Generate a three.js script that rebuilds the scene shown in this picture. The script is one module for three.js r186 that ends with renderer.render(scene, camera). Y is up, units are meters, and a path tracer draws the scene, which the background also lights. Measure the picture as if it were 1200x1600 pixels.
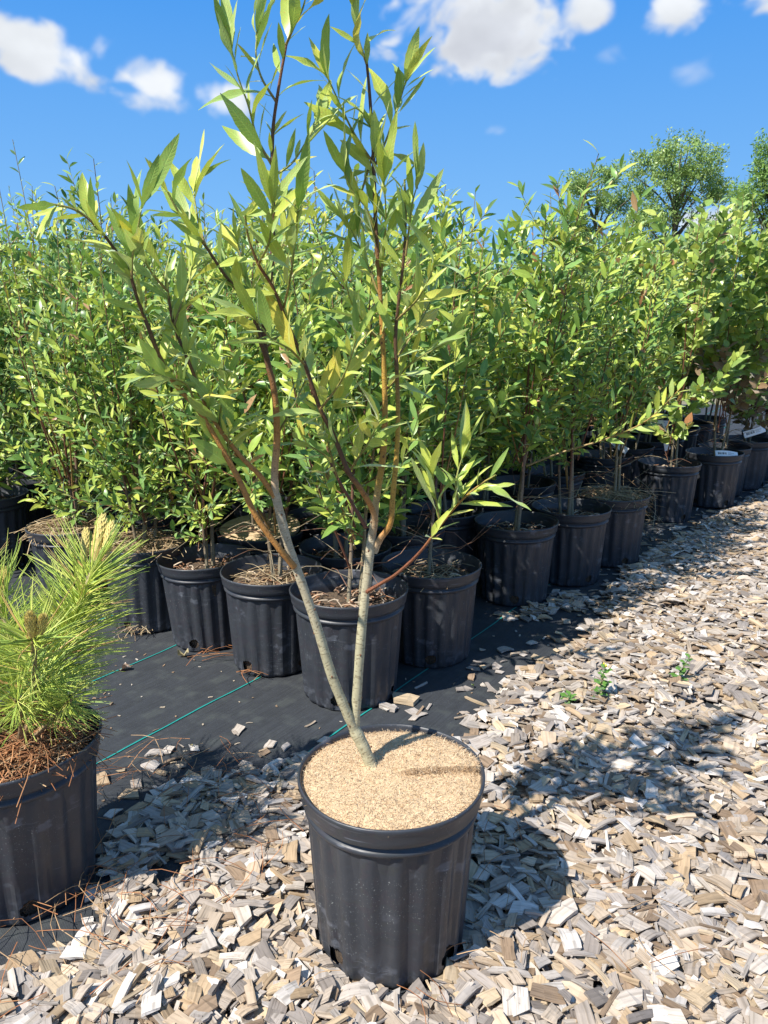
import * as THREE from 'three';
import { mergeGeometries } from 'three/addons/utils/BufferGeometryUtils.js';
import { Brush, Evaluator, SUBTRACTION } from 'three-bvh-csg';

// ---------------------------------------------------------------- camera, light, exposure
const V = (x, y, z) => new THREE.Vector3(x, y, z);
const scene = new THREE.Scene();
const FPX = 1240, PITCH = THREE.MathUtils.degToRad(13.95), EYE = 1.04;       // a phone held 1.04 m up, tilted down
const camera = new THREE.PerspectiveCamera(2 * Math.atan(800 / FPX) * 180 / Math.PI, 0.75, 0.05, 600);
camera.position.set(0, EYE, 0);
camera.rotation.x = -PITCH;
scene.add(camera);
const renderer = new THREE.WebGLRenderer({ antialias: true });
renderer.toneMapping = THREE.LinearToneMapping;
renderer.toneMappingExposure = 1.62;
renderer.shadowMap.enabled = true;
const SUN = V(-0.2, 0.31, 0.15).normalize();
const sun = new THREE.DirectionalLight(new THREE.Color(1, 0.95, 0.87), 4.95);
sun.position.copy(SUN).multiplyScalar(20).add(V(0, 0, -3));
sun.target.position.set(0, 0, -3);
sun.castShadow = true;
sun.shadow.mapSize.set(4096, 4096);
Object.assign(sun.shadow.camera, { left: -6, right: 6, top: 6, bottom: -6, near: 1, far: 45 });
scene.add(sun, sun.target);

// ---------------------------------------------------------------- random numbers and noise
function rng(seed) { let a = seed >>> 0; return () => { a = (a + 0x6D2B79F5) | 0; let t = Math.imul(a ^ (a >>> 15), 1 | a); t = (t + Math.imul(t ^ (t >>> 7), 61 | t)) ^ t; return ((t ^ (t >>> 14)) >>> 0) / 4294967296; }; }
const mix = (a, b, t) => a + (b - a) * t, clamp = (x, a = 0, b = 1) => Math.min(b, Math.max(a, x));
const smooth = (a, b, x) => { const t = clamp((x - a) / (b - a)); return t * t * (3 - 2 * t); };
function hash2(x, y, s) { let h = Math.imul(x, 374761393) ^ Math.imul(y, 668265263) ^ Math.imul(s, 1442695041); h = Math.imul(h ^ (h >>> 13), 1274126177); return ((h ^ (h >>> 16)) >>> 0) / 4294967296; }
function vnoise(x, y, s = 1, px = 0, py = 0) {
  const xi = Math.floor(x), yi = Math.floor(y), fx = x - xi, fy = y - yi, u = fx * fx * (3 - 2 * fx), v = fy * fy * (3 - 2 * fy);
  const w = (a, p) => p ? ((a % p) + p) % p : a;
  const a = hash2(w(xi, px), w(yi, py), s), b = hash2(w(xi + 1, px), w(yi, py), s), c = hash2(w(xi, px), w(yi + 1, py), s), d = hash2(w(xi + 1, px), w(yi + 1, py), s);
  return mix(mix(a, b, u), mix(c, d, u), v);
}
function fbm(x, y, oct, s = 1, px = 0, py = 0) { let f = 0, a = 0.5, n = 0; for (let i = 0; i < oct; i++) { f += a * vnoise(x, y, s + i * 17, px, py); n += a; a *= 0.5; x *= 2; y *= 2; px *= 2; py *= 2; } return f / n; }

// a pixel of the 1200 x 1600 view, as a direction, a point on a level, or a point at a distance ahead
function ray(px, py) { const u = (px - 600) / FPX, v = (800 - py) / FPX, c = Math.cos(PITCH), s = Math.sin(PITCH); return V(u, -s + v * c, -c - v * s); }
function onGround(px, py, h = 0) { const d = ray(px, py); return d.multiplyScalar((h - EYE) / d.y).add(V(0, EYE, 0)); }
function at(px, py, ahead) { const d = ray(px, py); return d.multiplyScalar(ahead / -d.z).add(V(0, EYE, 0)); }

// ---------------------------------------------------------------- sky
{
  const W = 3072, HH = 1536, data = new Float32Array(W * HH * 4), r = rng(77);
  const azel = (px, py) => { const d = ray(px, py).normalize(); return [Math.atan2(d.x, -d.z), Math.asin(d.y)]; };
  const clouds = [];   // [azimuth, elevation, half width, half height, seed, strength]
  const add = (x0, x1, y0, y1, st = 1, lean = 0) => { const [a0, e1] = azel(x0, (y0 + y1) / 2), [a1] = azel(x1, (y0 + y1) / 2), [, et] = azel((x0 + x1) / 2, y0), [, eb] = azel((x0 + x1) / 2, y1); clouds.push([(a0 + a1) / 2, (et + eb) / 2, (a1 - a0) / 2, (et - eb) / 2, clouds.length + 3, st, lean]); };
  add(-160, 172, 6, 132, 1.1, -0.25); add(174, 298, 84, 194, 0.95); add(308, 412, 126, 200, 0.88);
  add(590, 888, -75, 156, 1.5); add(872, 962, -24, 60, 0.9); add(990, 1140, -50, 84, 1.15); add(1120, 1300, -60, 44, 1.25); add(1040, 1130, 80, 150, 0.35); add(920, 990, 60, 110, 0.3);
  add(742, 802, 192, 218, 0.6); add(1030, 1190, 318, 385, 0.85); add(340, 520, 395, 440, 0.6);
  for (let i = 0; i < 180; i++) {
    const az = (r() * 2 - 1) * Math.PI, el = 0.03 + Math.pow(r(), 1.6) * 1.0, w = (0.04 + r() * 0.09), h = w * (0.35 + 0.3 * r());
    if (Math.abs(az) < 0.56 && el < 0.42) continue;
    clouds.push([az, el, w / Math.max(0.25, Math.cos(el)), h, i + 40, 0.7 + r() * 0.8, 0]);
  }
  for (let j = 0; j < HH; j++) {
    const el = (j + 0.5) / HH * Math.PI - Math.PI / 2, up = Math.max(0, el), k = Math.pow(clamp(up / 0.36), 0.75), z = smooth(0.3, 1.5, up);
    const base = [mix(mix(0.2, 0.04, k), 0.05, z), mix(mix(0.4, 0.2, k), 0.17, z), mix(mix(0.63, 0.54, k), 0.4, z)];
    const near = clouds.filter((c) => Math.abs(el - c[1]) < c[3] * 2.2);
    for (let i = 0; i < W; i++) {
      const az = (i + 0.5) / W * 2 * Math.PI - Math.PI, o = (j * W + i) * 4;      // azimuth 0 is straight ahead (-z)
      let cr = base[0], cg = base[1], cb = base[2];
      const ca = Math.cos(el), sd = ca * Math.sin(az) * SUN.x + Math.sin(el) * SUN.y - ca * Math.cos(az) * SUN.z, addedGlow = 0.55 * Math.exp(-Math.acos(clamp(sd, -1, 1)) / 0.2);   // pale glow added round the sun, out of view, to make shade less blue
      cr += addedGlow; cg += addedGlow * 0.98; cb += addedGlow * 0.92;
      if (el < -0.01) { cr = 0.16; cg = 0.15; cb = 0.12; }
      else for (const c of near) {
        let da = az - c[0]; if (da > Math.PI) da -= 2 * Math.PI; if (da < -Math.PI) da += 2 * Math.PI;
        if (Math.abs(da) > c[2] * 1.8) continue;
        const u = da / c[2], v0 = (el - c[1]) / c[3] - c[6] * u, v = v0 < 0 ? v0 * 1.25 : v0;
        const warp = fbm(az * 16 + c[4] * 7, el * 24, 3, 5) - 0.5;
        const n = fbm(az * 34 + c[4] * 3.1 + warp * 1.6, el * 46 + warp * 1.6, 6, 9), n2 = fbm(az * 13 + c[4], el * 19, 3, 31);
        let d = (1 - Math.pow(Math.abs(u), 2.2) - Math.pow(Math.abs(v), 2.2)) * 0.8 + (n - 0.5) * 1.5 + (n2 - 0.5) * 1.3;
        d = smooth(0.08, 0.85, d * c[5]);
        if (d <= 0) continue;
        const thick = smooth(0.5, 1.3, (1 - u * u * 0.7 - (v + 0.05) * (v + 0.05) * 0.9) * c[5] + (n - 0.5) * 1.1 - 0.25), lit = 1 - 0.24 * thick * smooth(1.1, 1.6, c[5]) - 0.1 * smooth(0.2, -0.9, v);
        const wob = 0.93 + 0.28 * (fbm(az * 22 + 5, el * 34, 4, 57) - 0.5), wr = 0.6 * lit * wob, wg = 0.62 * lit * wob, wb = 0.64 * mix(lit, 1, 0.12) * wob;
        cr = mix(cr, wr, d * 0.96); cg = mix(cg, wg, d * 0.96); cb = mix(cb, wb, d * 0.96);
      }
      data[o] = cr; data[o + 1] = cg; data[o + 2] = cb; data[o + 3] = 1;
    }
  }
  // equirectangular lookup: u = atan2(z, x) / 2pi + 0.5, so straight ahead (-z) lies at u = 0.25
  const shifted = new Float32Array(data.length);
  for (let j = 0; j < HH; j++) for (let i = 0; i < W; i++) { const s = (j * W + i) * 4, t = (j * W + ((i - W / 4 + W) % W)) * 4; for (let k = 0; k < 4; k++) shifted[t + k] = data[s + k]; }
  const tex = new THREE.DataTexture(shifted, W, HH, THREE.RGBAFormat, THREE.FloatType);
  tex.mapping = THREE.EquirectangularReflectionMapping; tex.magFilter = tex.minFilter = THREE.LinearFilter; tex.needsUpdate = true;
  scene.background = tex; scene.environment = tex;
}

// ---------------------------------------------------------------- helpers: naming, things, parts
const used = {};
function numbered(name) { const n = used[name] = (used[name] ?? -1) + 1; return n ? `${name}_${String(n).padStart(3, '0')}` : name; }
function thing(name, label, category, pos = V(0, 0, 0), group) {
  const o = new THREE.Group(); o.name = numbered(name); o.position.copy(pos); o.userData = { label, category }; if (group) o.userData.group = group; scene.add(o); return o;
}
function shade(o) { o.castShadow = o.receiveShadow = true; return o; }
const counts = new Map();
function part(name, geo, mat, parent, kind) {
  const o = shade(new THREE.Mesh(geo, mat)), c = counts.get(parent) ?? {}; counts.set(parent, c);
  const n = c[name] = (c[name] ?? -1) + 1; o.name = n ? `${name}_${String(n).padStart(3, '0')}` : name; if (kind) o.userData.kind = kind; parent.add(o); return o;
}
const M4 = new THREE.Matrix4();
function copies(name, geo, mat, list, parent) {      // list of [Matrix4, Color]
  if (!list.length) return null;
  const o = shade(new THREE.InstancedMesh(geo, mat, list.length));
  list.forEach(([m, c], i) => { o.setMatrixAt(i, m); o.setColorAt(i, c); });
  o.name = name; o.userData.kind = 'stuff'; parent.add(o); return o;
}
function basis(pos, dir, nor, sx, sy, sz) {          // y along dir, z along nor
  const y = dir.clone().normalize(), x = new THREE.Vector3().crossVectors(y, nor); if (x.lengthSq() < 1e-8) x.crossVectors(y, V(0.3, 0.2, 0.9)); x.normalize();
  const z = new THREE.Vector3().crossVectors(x, y);
  return new THREE.Matrix4().makeBasis(x.multiplyScalar(sx), y.multiplyScalar(sy), z.multiplyScalar(sz)).setPosition(pos);
}
const perp = (d, ang) => { const a = Math.abs(d.y) < 0.95 ? V(0, 1, 0) : V(1, 0, 0), x = new THREE.Vector3().crossVectors(d, a).normalize(), y = new THREE.Vector3().crossVectors(d, x).normalize(); return x.multiplyScalar(Math.cos(ang)).addScaledVector(y, Math.sin(ang)); };

function texture(w, h, fn, srgb = false, rx = 1, ry = 1) {
  const d = new Uint8Array(w * h * 4);
  for (let j = 0; j < h; j++) for (let i = 0; i < w; i++) { const c = fn(i / w, j / h, i, j), o = (j * w + i) * 4; d[o] = clamp(c[0] * 255, 0, 255); d[o + 1] = clamp(c[1] * 255, 0, 255); d[o + 2] = clamp(c[2] * 255, 0, 255); d[o + 3] = 255; }
  const t = new THREE.DataTexture(d, w, h); t.wrapS = t.wrapT = THREE.RepeatWrapping; t.magFilter = THREE.LinearFilter; t.minFilter = THREE.LinearMipmapLinearFilter; t.generateMipmaps = true;
  if (srgb) t.colorSpace = THREE.SRGBColorSpace; t.repeat.set(rx, ry); t.needsUpdate = true; return t;
}
const g3 = (v) => [v, v, v];
const C = (r, g, b) => new THREE.Color().setRGB(r, g, b);

// tapered tube along points; vertex colours by colour(t)
function tube(pts, rad, seg, radial, colour, knob = 0) {
  const curve = new THREE.CatmullRomCurve3(pts, false, 'centripetal'), P = [], UV = [], I = [], K = [];
  let side = perp(curve.getTangent(0), 0);
  const len = curve.getLength();
  for (let i = 0; i <= seg; i++) {
    const t = i / seg, p = curve.getPoint(t), d = curve.getTangent(t); side.addScaledVector(d, -side.dot(d)).normalize();
    const b = new THREE.Vector3().crossVectors(d, side), r = rad(t) * (1 + (knob ? knob * (hash2(i, seg, 5) - 0.5) : 0)), c = colour ? colour(t) : null;
    for (let k = 0; k <= radial; k++) { const a = k / radial * Math.PI * 2; P.push(p.x + r * (side.x * Math.cos(a) + b.x * Math.sin(a)), p.y + r * (side.y * Math.cos(a) + b.y * Math.sin(a)), p.z + r * (side.z * Math.cos(a) + b.z * Math.sin(a))); UV.push(k / radial, t * len * 8); if (c) K.push(c.r, c.g, c.b); }
  }
  for (let i = 0; i < seg; i++) for (let k = 0; k < radial; k++) { const a = i * (radial + 1) + k, b = a + radial + 1; I.push(a, a + 1, b, a + 1, b + 1, b); }
  const g = new THREE.BufferGeometry(); g.setAttribute('position', new THREE.Float32BufferAttribute(P, 3)); g.setAttribute('uv', new THREE.Float32BufferAttribute(UV, 2)); if (colour) g.setAttribute('color', new THREE.Float32BufferAttribute(K, 3));
  g.setIndex(I); g.computeVertexNormals(); return g;
}
// a leaf of unit length along y with its upper face towards +z
function leafGeo({ w = 0.11, n = 6, fold = 0.25, curl = 0.15, twist = 0, belly = 0.42, serr = 0, stalk = 0.08, wave = 0 }) {
  const P = [], UV = [], I = [];
  const row = (y, hw, s, i) => {
    const z = -curl * s * s + wave * Math.sin(s * 9) * 0.02, a = twist * s, up = hw * fold;
    for (const q of [-1, 0, 1]) { const x = q * hw * Math.cos(a), dz = (q ? up : 0) + q * hw * Math.sin(a) + (q ? wave * hw * 0.5 * Math.sin(s * 11 + q * 1.7) : 0); P.push(x, y, z + dz); UV.push(0.5 + q * 0.5, s); }
  };
  row(-stalk, 0.012, 0, 0); row(0, 0.016, 0, 0);
  for (let i = 1; i <= n; i++) {
    const s = i / n, b = Math.pow(s, Math.log(0.5) / Math.log(belly));
    let hw = Math.max(0.004, w * Math.pow(Math.sin(Math.PI * b), 0.85)); if (i === n) hw = 0.003; else if (serr) hw *= 1 + (i % 2 ? serr : -serr);
    row(s * (1 - curl * 0.25), hw, s, i);
  }
  const rows = P.length / 9;
  for (let i = 0; i < rows - 1; i++) for (const k of [0, 1]) { const a = i * 3 + k, b = a + 3; I.push(a, a + 1, b, a + 1, b + 1, b); }
  const g = new THREE.BufferGeometry(); g.setAttribute('position', new THREE.Float32BufferAttribute(P, 3)); g.setAttribute('uv', new THREE.Float32BufferAttribute(UV, 2)); g.setIndex(I); g.computeVertexNormals(); return g;
}

// ---------------------------------------------------------------- materials
const leafMap = texture(64, 256, (u, v) => {
  const x = Math.abs(u - 0.5) * 2, mid = Math.exp(-Math.pow(x / 0.06, 2)), vein = Math.pow(Math.abs(Math.sin((v * 16 - x * 1.6) * Math.PI)), 14) * 0.22 * (1 - x);
  const bl = fbm(u * 3, v * 9, 4, 3), spot = smooth(0.72, 0.8, fbm(u * 7 + 3, v * 26, 3, 8));
  const m = 0.78 + 0.2 * bl + 0.35 * mid + vein * 0.5;
  return [clamp(m * (1 + 0.3 * mid + spot * 0.2) * 0.93), clamp(m * (1 - spot * 0.25) * 0.93), clamp(m * (1 + 0.45 * mid - spot * 0.2) * 0.84)];
});
const leafBump = texture(64, 256, (u, v) => { const x = Math.abs(u - 0.5) * 2; return g3(0.5 - 0.4 * Math.exp(-Math.pow(x / 0.08, 2)) - 0.25 * Math.pow(Math.abs(Math.sin((v * 16 - x * 1.6) * Math.PI)), 10) + 0.2 * fbm(u * 6, v * 24, 3, 4)); });
const leafMats = new Map();
function leafMat(c) {
  const k = c.getHexString(); if (leafMats.has(k)) return leafMats.get(k);
  const m = new THREE.MeshPhysicalMaterial({ color: c, map: leafMap, bumpMap: leafBump, bumpScale: 0.0006, roughness: 0.95, clearcoat: 0.55, clearcoatRoughness: 0.3, transmission: 0.34, thickness: 0, ior: 1.4, side: THREE.DoubleSide });
  leafMats.set(k, m); return m;
}
const barkMap = texture(128, 512, (u, v) => { const n = fbm(u * 6, v * 26, 4, 21, 6, 26), l = smooth(0.68, 0.78, vnoise(u * 12, v * 90, 5, 12, 90)), f = fbm(u * 20, v * 12, 3, 29, 20, 12); const m = 0.68 + 0.34 * n + 0.2 * (f - 0.5) - 0.28 * l; return [m, m * (1 - 0.06 * l), m * (1 - 0.1 * l)]; });
const bark = new THREE.MeshStandardMaterial({ color: C(1, 1, 1), vertexColors: true, map: barkMap, bumpMap: barkMap, bumpScale: 0.0009, roughness: 0.62 });
const potMap = texture(2048, 512, (u, v) => {
  const d = fbm(u * 14, v * 9, 5, 41, 14, 9), sp = smooth(0.9, 0.96, vnoise(u * 640, v * 190, 6, 640, 190)) * smooth(0.5, 0.72, fbm(u * 5, v * 4, 3, 47, 5, 4));
  const scr = smooth(0.8, 0.92, vnoise(u * 30 + v * 8, v * 220, 44)) * smooth(0.6, 0.72, fbm(u * 9, v * 7, 3, 52, 9, 7)), sc2 = smooth(0.62, 0.74, fbm(u * 26, v * 13, 5, 57, 26, 13)) * smooth(0.55, 0.7, fbm(u * 5, v * 3, 2, 59, 5, 3));
  const m = 0.032 + 0.012 * d + 0.2 * sp + 0.07 * scr + 0.05 * sc2 + 0.05 * smooth(0.5, 0.75, fbm(u * 60, v * 20, 4, 43, 60, 20)) * smooth(0.3, 0.02, v); return [m * 0.93, m * 1.01, m * (1.2 - sp * 0.25)];
});
const potRough = texture(512, 256, (u, v) => g3(0.4 + 0.25 * fbm(u * 12, v * 8, 4, 61, 12, 8)));
const potBump = texture(512, 512, (u, v) => g3(fbm(u * 60, v * 40, 3, 66, 60, 40)));
const plastic = new THREE.MeshStandardMaterial({ color: C(1, 1, 1), map: potMap, roughness: 0.85, roughnessMap: potRough, bumpMap: potBump, bumpScale: 0.0005, side: THREE.DoubleSide });
const soilMap = texture(512, 512, (u, v) => { const a = fbm(u * 12, v * 12, 5, 71, 12, 12), b = vnoise(u * 90, v * 90, 73, 90, 90), c = smooth(0.6, 0.8, vnoise(u * 46, v * 30, 79, 46, 30)); return [0.05 + 0.09 * a * b + 0.12 * c * b, 0.036 + 0.06 * a * b + 0.065 * c * b, 0.025 + 0.035 * a * b + 0.03 * c * b]; });
const soilMat = new THREE.MeshStandardMaterial({ map: soilMap, bumpMap: soilMap, bumpScale: 0.02, roughness: 1 });
const grainMap = texture(128, 256, (u, v) => { const n = fbm(u * 26, v * 3, 4, 83, 26, 3), k = smooth(0.6, 0.9, vnoise(u * 40, v * 2.5, 88, 40)), b = fbm(u * 4, v * 5, 3, 90, 4, 5); const m = 0.66 + 0.4 * n - 0.24 * k + 0.2 * (b - 0.5); return [m, m * (0.99 - 0.02 * k), m * (0.97 - 0.05 * k)]; });
const chipMats = [];
const chipTones = [[0.44, 0.355, 0.27], [0.4, 0.335, 0.275], [0.53, 0.41, 0.27], [0.37, 0.325, 0.29], [0.56, 0.49, 0.42], [0.42, 0.305, 0.19], [0.64, 0.59, 0.54], [0.25, 0.215, 0.19], [0.52, 0.405, 0.29], [0.43, 0.385, 0.345], [0.27, 0.19, 0.125], [0.48, 0.415, 0.35]].map((c) => C(...c));
const chipMat = (c, vc = false) => new THREE.MeshStandardMaterial({ color: c, vertexColors: vc, map: grainMap, bumpMap: grainMap, bumpScale: 0.0012, roughness: 0.86 });
for (const c of chipTones) chipMats.push(chipMat(c));
const chipVary = chipMat(C(1, 1, 1), true);
const strawMat = new THREE.MeshStandardMaterial({ color: C(1, 1, 1), vertexColors: true, roughness: 0.8, side: THREE.DoubleSide });
const plainVary = new THREE.MeshStandardMaterial({ color: C(1, 1, 1), roughness: 0.75, side: THREE.DoubleSide });

// ---------------------------------------------------------------- the setting: ground, fabric, stripes
{
  const dirt = texture(512, 512, (u, v) => { const a = fbm(u * 9, v * 9, 5, 101, 9, 9), b = vnoise(u * 120, v * 120, 104, 120, 120); return [0.15 + 0.12 * a * b, 0.13 + 0.11 * a * b, 0.08 + 0.05 * a * b]; }, false, 200, 200);
  const g = new THREE.PlaneGeometry(400, 400); g.rotateX(-Math.PI / 2); g.translate(0, -0.012, -100);
  const o = shade(new THREE.Mesh(g, new THREE.MeshStandardMaterial({ map: dirt, roughness: 1 }))); o.name = 'ground'; o.userData.kind = 'structure'; scene.add(o);
}
const SD = V(0.56, 0, -0.83).normalize(), SN = V(0.83, 0, 0.56).normalize();      // along and across the woven stripes
const weedFabric = new THREE.Group(); weedFabric.name = 'weed_fabric'; weedFabric.userData.kind = 'structure'; scene.add(weedFabric);
function fabricHeight(x, z) { const s = x * SD.x + z * SD.z, t = x * SN.x + z * SN.z; return 0.007 * (fbm(s * 1.3 + 40, t * 6 + 40, 3, 111) - 0.5) + 0.009 * (fbm(x * 3 + 50, z * 3 + 50, 3, 115) - 0.5) + 0.0035 * (fbm(s * 4 + 20, t * 22 + 20, 2, 119) - 0.5); }
{
  const weave = texture(512, 512, (u, v, i, j) => { const f = fbm(u * 12, v * 12, 4, 121, 12, 12), th = ((i >> 2) + (j >> 2)) % 2 ? 0.85 : 1.1, st = 0.8 + 0.4 * vnoise(u * 4, v * 128, 123, 4, 128), dust = smooth(0.5, 0.8, fbm(u * 5, v * 5, 5, 127, 5, 5)), sp = smooth(0.93, 0.97, vnoise(u * 200, v * 200, 129, 200, 200)); const m = (0.034 + 0.014 * f) * th * st + dust * 0.024 + sp * 0.12; return [m * 0.66, m * 0.75, m * (0.88 - dust * 0.12)]; });
  const wb = texture(512, 512, (u, v, i, j) => g3(0.5 + 0.25 * Math.sin(i / 4 * Math.PI) * Math.sin(j / 4 * Math.PI) + 0.4 * (vnoise(u * 3, v * 96, 131, 3, 96) - 0.5)));
  const nx = 420, nz = 420, x0 = -4.5, x1 = 5.5, z0 = -9.5, z1 = 0.6, P = [], UV = [], I = [];
  for (let j = 0; j <= nz; j++) for (let i = 0; i <= nx; i++) { const x = mix(x0, x1, i / nx), z = mix(z1, z0, Math.pow(j / nz, 1.3)); P.push(x, fabricHeight(x, z), z); UV.push((x * SD.x + z * SD.z) * 4, (x * SN.x + z * SN.z) * 4); }
  for (let j = 0; j < nz; j++) for (let i = 0; i < nx; i++) { const a = j * (nx + 1) + i, b = a + nx + 1; I.push(a, a + 1, b, a + 1, b + 1, b); }
  const g = new THREE.BufferGeometry(); g.setAttribute('position', new THREE.Float32BufferAttribute(P, 3)); g.setAttribute('uv', new THREE.Float32BufferAttribute(UV, 2)); g.setIndex(I); g.computeVertexNormals();
  part('fabric_sheet', g, new THREE.MeshStandardMaterial({ map: weave, bumpMap: wb, bumpScale: 0.0012, roughness: 0.8 }), weedFabric);
  const teal = new THREE.MeshStandardMaterial({ color: C(0.012, 0.27, 0.24), roughness: 0.6, bumpMap: wb, bumpScale: 0.001 });
  for (const off of [-2.29, -1.9, -1.512, -1.128, -0.63, -0.24, 0.15, 0.54]) {
    const p = [], ix = []; let n = 0;
    for (let s = 1.0; s < 10; s += 0.02, n++) for (const q of [-1, 1]) { const w = 0.0022 + 0.0007 * (hash2(n, q, 7) - 0.5), ww = 0.006 * (fbm(s * 5 + off * 10 + 30, 1, 2, 9) - 0.5), c = SD.clone().multiplyScalar(s).addScaledVector(SN, off + q * w + ww); p.push(c.x, fabricHeight(c.x, c.z) + 0.0022, c.z); }
    for (let k = 0; k < n - 1; k++) ix.push(k * 2, k * 2 + 1, k * 2 + 2, k * 2 + 1, k * 2 + 3, k * 2 + 2);
    const tg = new THREE.BufferGeometry(); tg.setAttribute('position', new THREE.Float32BufferAttribute(p, 3)); tg.setAttribute('uv', new THREE.Float32BufferAttribute(new Array(p.length / 3 * 2).fill(0).map((_, i) => (i >> 1) * 0.03 + (i % 2)), 2)); tg.setIndex(ix); tg.computeVertexNormals();
    part('teal_stripe', tg, teal, weedFabric);
  }
}

// ---------------------------------------------------------------- pots
const POT_R = 0.155, POT_H = 0.3;
function potGeo(seg, seed, holes) {
  const prof = [];      // [radius, height, flute 0..1]
  const R0 = 0.121, R1 = 0.1385;
  const body = (y) => R0 + (R1 - R0) * Math.pow(y / 0.255, 0.9);
  prof.push([0.001, 0.003, 0], [0.1, 0.003, 0], [0.112, 0.001, 0], [R0 - 0.001, 0.004, 0.5]);
  for (const y of [0.012, 0.03, 0.06, 0.1, 0.14, 0.18, 0.215, 0.235]) prof.push([body(y), y, 1]);
  prof.push([body(0.243), 0.243, 0.6], [0.138, 0.2465, 0], [0.1425, 0.248, 0], [0.1457, 0.2505, 0], [0.1462, 0.254, 0], [0.1445, 0.257, 0], [0.1405, 0.2595, 0], [0.1405, 0.263, 0], [0.1465, 0.2655, 0], [0.1502, 0.269, 0], [0.1512, 0.277, 0], [0.1528, 0.2895, 0], [0.1552, 0.2945, 0], [0.1553, 0.2985, 0], [0.1535, 0.3008, 0], [0.151, 0.3, 0], [0.149, 0.296, 0], [0.1468, 0.278, 0], [0.142, 0.27, 0], [0.139, 0.262, 0], [0.1372, 0.25, 0], [0.134, 0.22, 0], [0.128, 0.15, 0]);
  const P = [], UV = [], I = [], rr = rng(seed), ph = rr() * 6, ov = 0.0022 * rr(), oa = rr() * 6;
  for (let j = 0; j < prof.length; j++) for (let i = 0; i <= seg; i++) {
    const a = i / seg * Math.PI * 2, [r, y, f] = prof[j];
    const w = Math.sin(a * 20 + ph), fl = f * 0.003 * Math.sign(w) * Math.pow(Math.abs(w), 0.35);
    const q = r + fl + (r > 0.05 ? ov * Math.sin(a * 2 + oa) * (0.4 + y * 3) + 0.0008 * Math.sin(a * 5 + oa * 2) : 0);
    P.push(q * Math.cos(a), y, q * Math.sin(a)); UV.push(i / seg, j < 3 ? 0.01 : y / 0.3 * 0.96 + 0.02);
  }
  for (let j = 0; j < prof.length - 1; j++) for (let i = 0; i < seg; i++) { const a = j * (seg + 1) + i, b = a + seg + 1; I.push(a, b, a + 1, a + 1, b, b + 1); }
  let g = new THREE.BufferGeometry(); g.setAttribute('position', new THREE.Float32BufferAttribute(P, 3)); g.setAttribute('uv', new THREE.Float32BufferAttribute(UV, 2)); g.setIndex(I); g.computeVertexNormals();
  return g;
}
// drain holes are left out of the wall: four rough openings near the base, with dark soil and roots behind
function withHoles(g, angles) {
  const p = g.attributes.position, src = g.index.array, out = [];
  // refine the wall between 0.012 and 0.06 first
  const P = Array.from(p.array), UV = Array.from(g.attributes.uv.array), inside = (x, y, z) => angles.some((a) => { const d = Math.atan2(Math.sin(Math.atan2(z, x) - a), Math.cos(Math.atan2(z, x) - a)) * 0.12; return Math.hypot(x, z) > 0.1 && (d / 0.0165) ** 2 + ((y - 0.032) / 0.0155) ** 2 < 1 + 0.12 * Math.sin(d * 900); });
  const push = (a, b, c, depth) => {
    const q = [a, b, c].map((k) => [P[k * 3], P[k * 3 + 1], P[k * 3 + 2]]), near = q.some(([x, y, z]) => y < 0.07 && y > 0.003 && angles.some((an) => Math.abs(Math.atan2(Math.sin(Math.atan2(z, x) - an), Math.cos(Math.atan2(z, x) - an))) < 0.3) && Math.hypot(x, z) > 0.1);
    if (near && depth < 5) {
      const m = (i, j) => { const n = P.length / 3; for (let k = 0; k < 3; k++) P.push((P[i * 3 + k] + P[j * 3 + k]) / 2); for (let k = 0; k < 2; k++) UV.push((UV[i * 2 + k] + UV[j * 2 + k]) / 2); return n; };
      const ab = m(a, b), bc = m(b, c), ca = m(c, a); push(a, ab, ca, depth + 1); push(ab, b, bc, depth + 1); push(ca, bc, c, depth + 1); push(ab, bc, ca, depth + 1); return;
    }
    const cx = [0, 1, 2].map((k) => (q[0][k] + q[1][k] + q[2][k]) / 3); if (!inside(...cx)) out.push(a, b, c);
  };
  for (let i = 0; i < src.length; i += 3) push(src[i], src[i + 1], src[i + 2], 0);
  const h = new THREE.BufferGeometry(); h.setAttribute('position', new THREE.Float32BufferAttribute(P, 3)); h.setAttribute('uv', new THREE.Float32BufferAttribute(UV, 2)); h.setIndex(out); h.computeVertexNormals(); return h;
}
const potFine = withHoles(potGeo(144, 5), [0.45, 2.25, 3.9, 5.45]), potFine2 = withHoles(potGeo(108, 9), [0.9, 2.4, 4.1, 5.7]), potCoarse = potGeo(72, 14);
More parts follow.
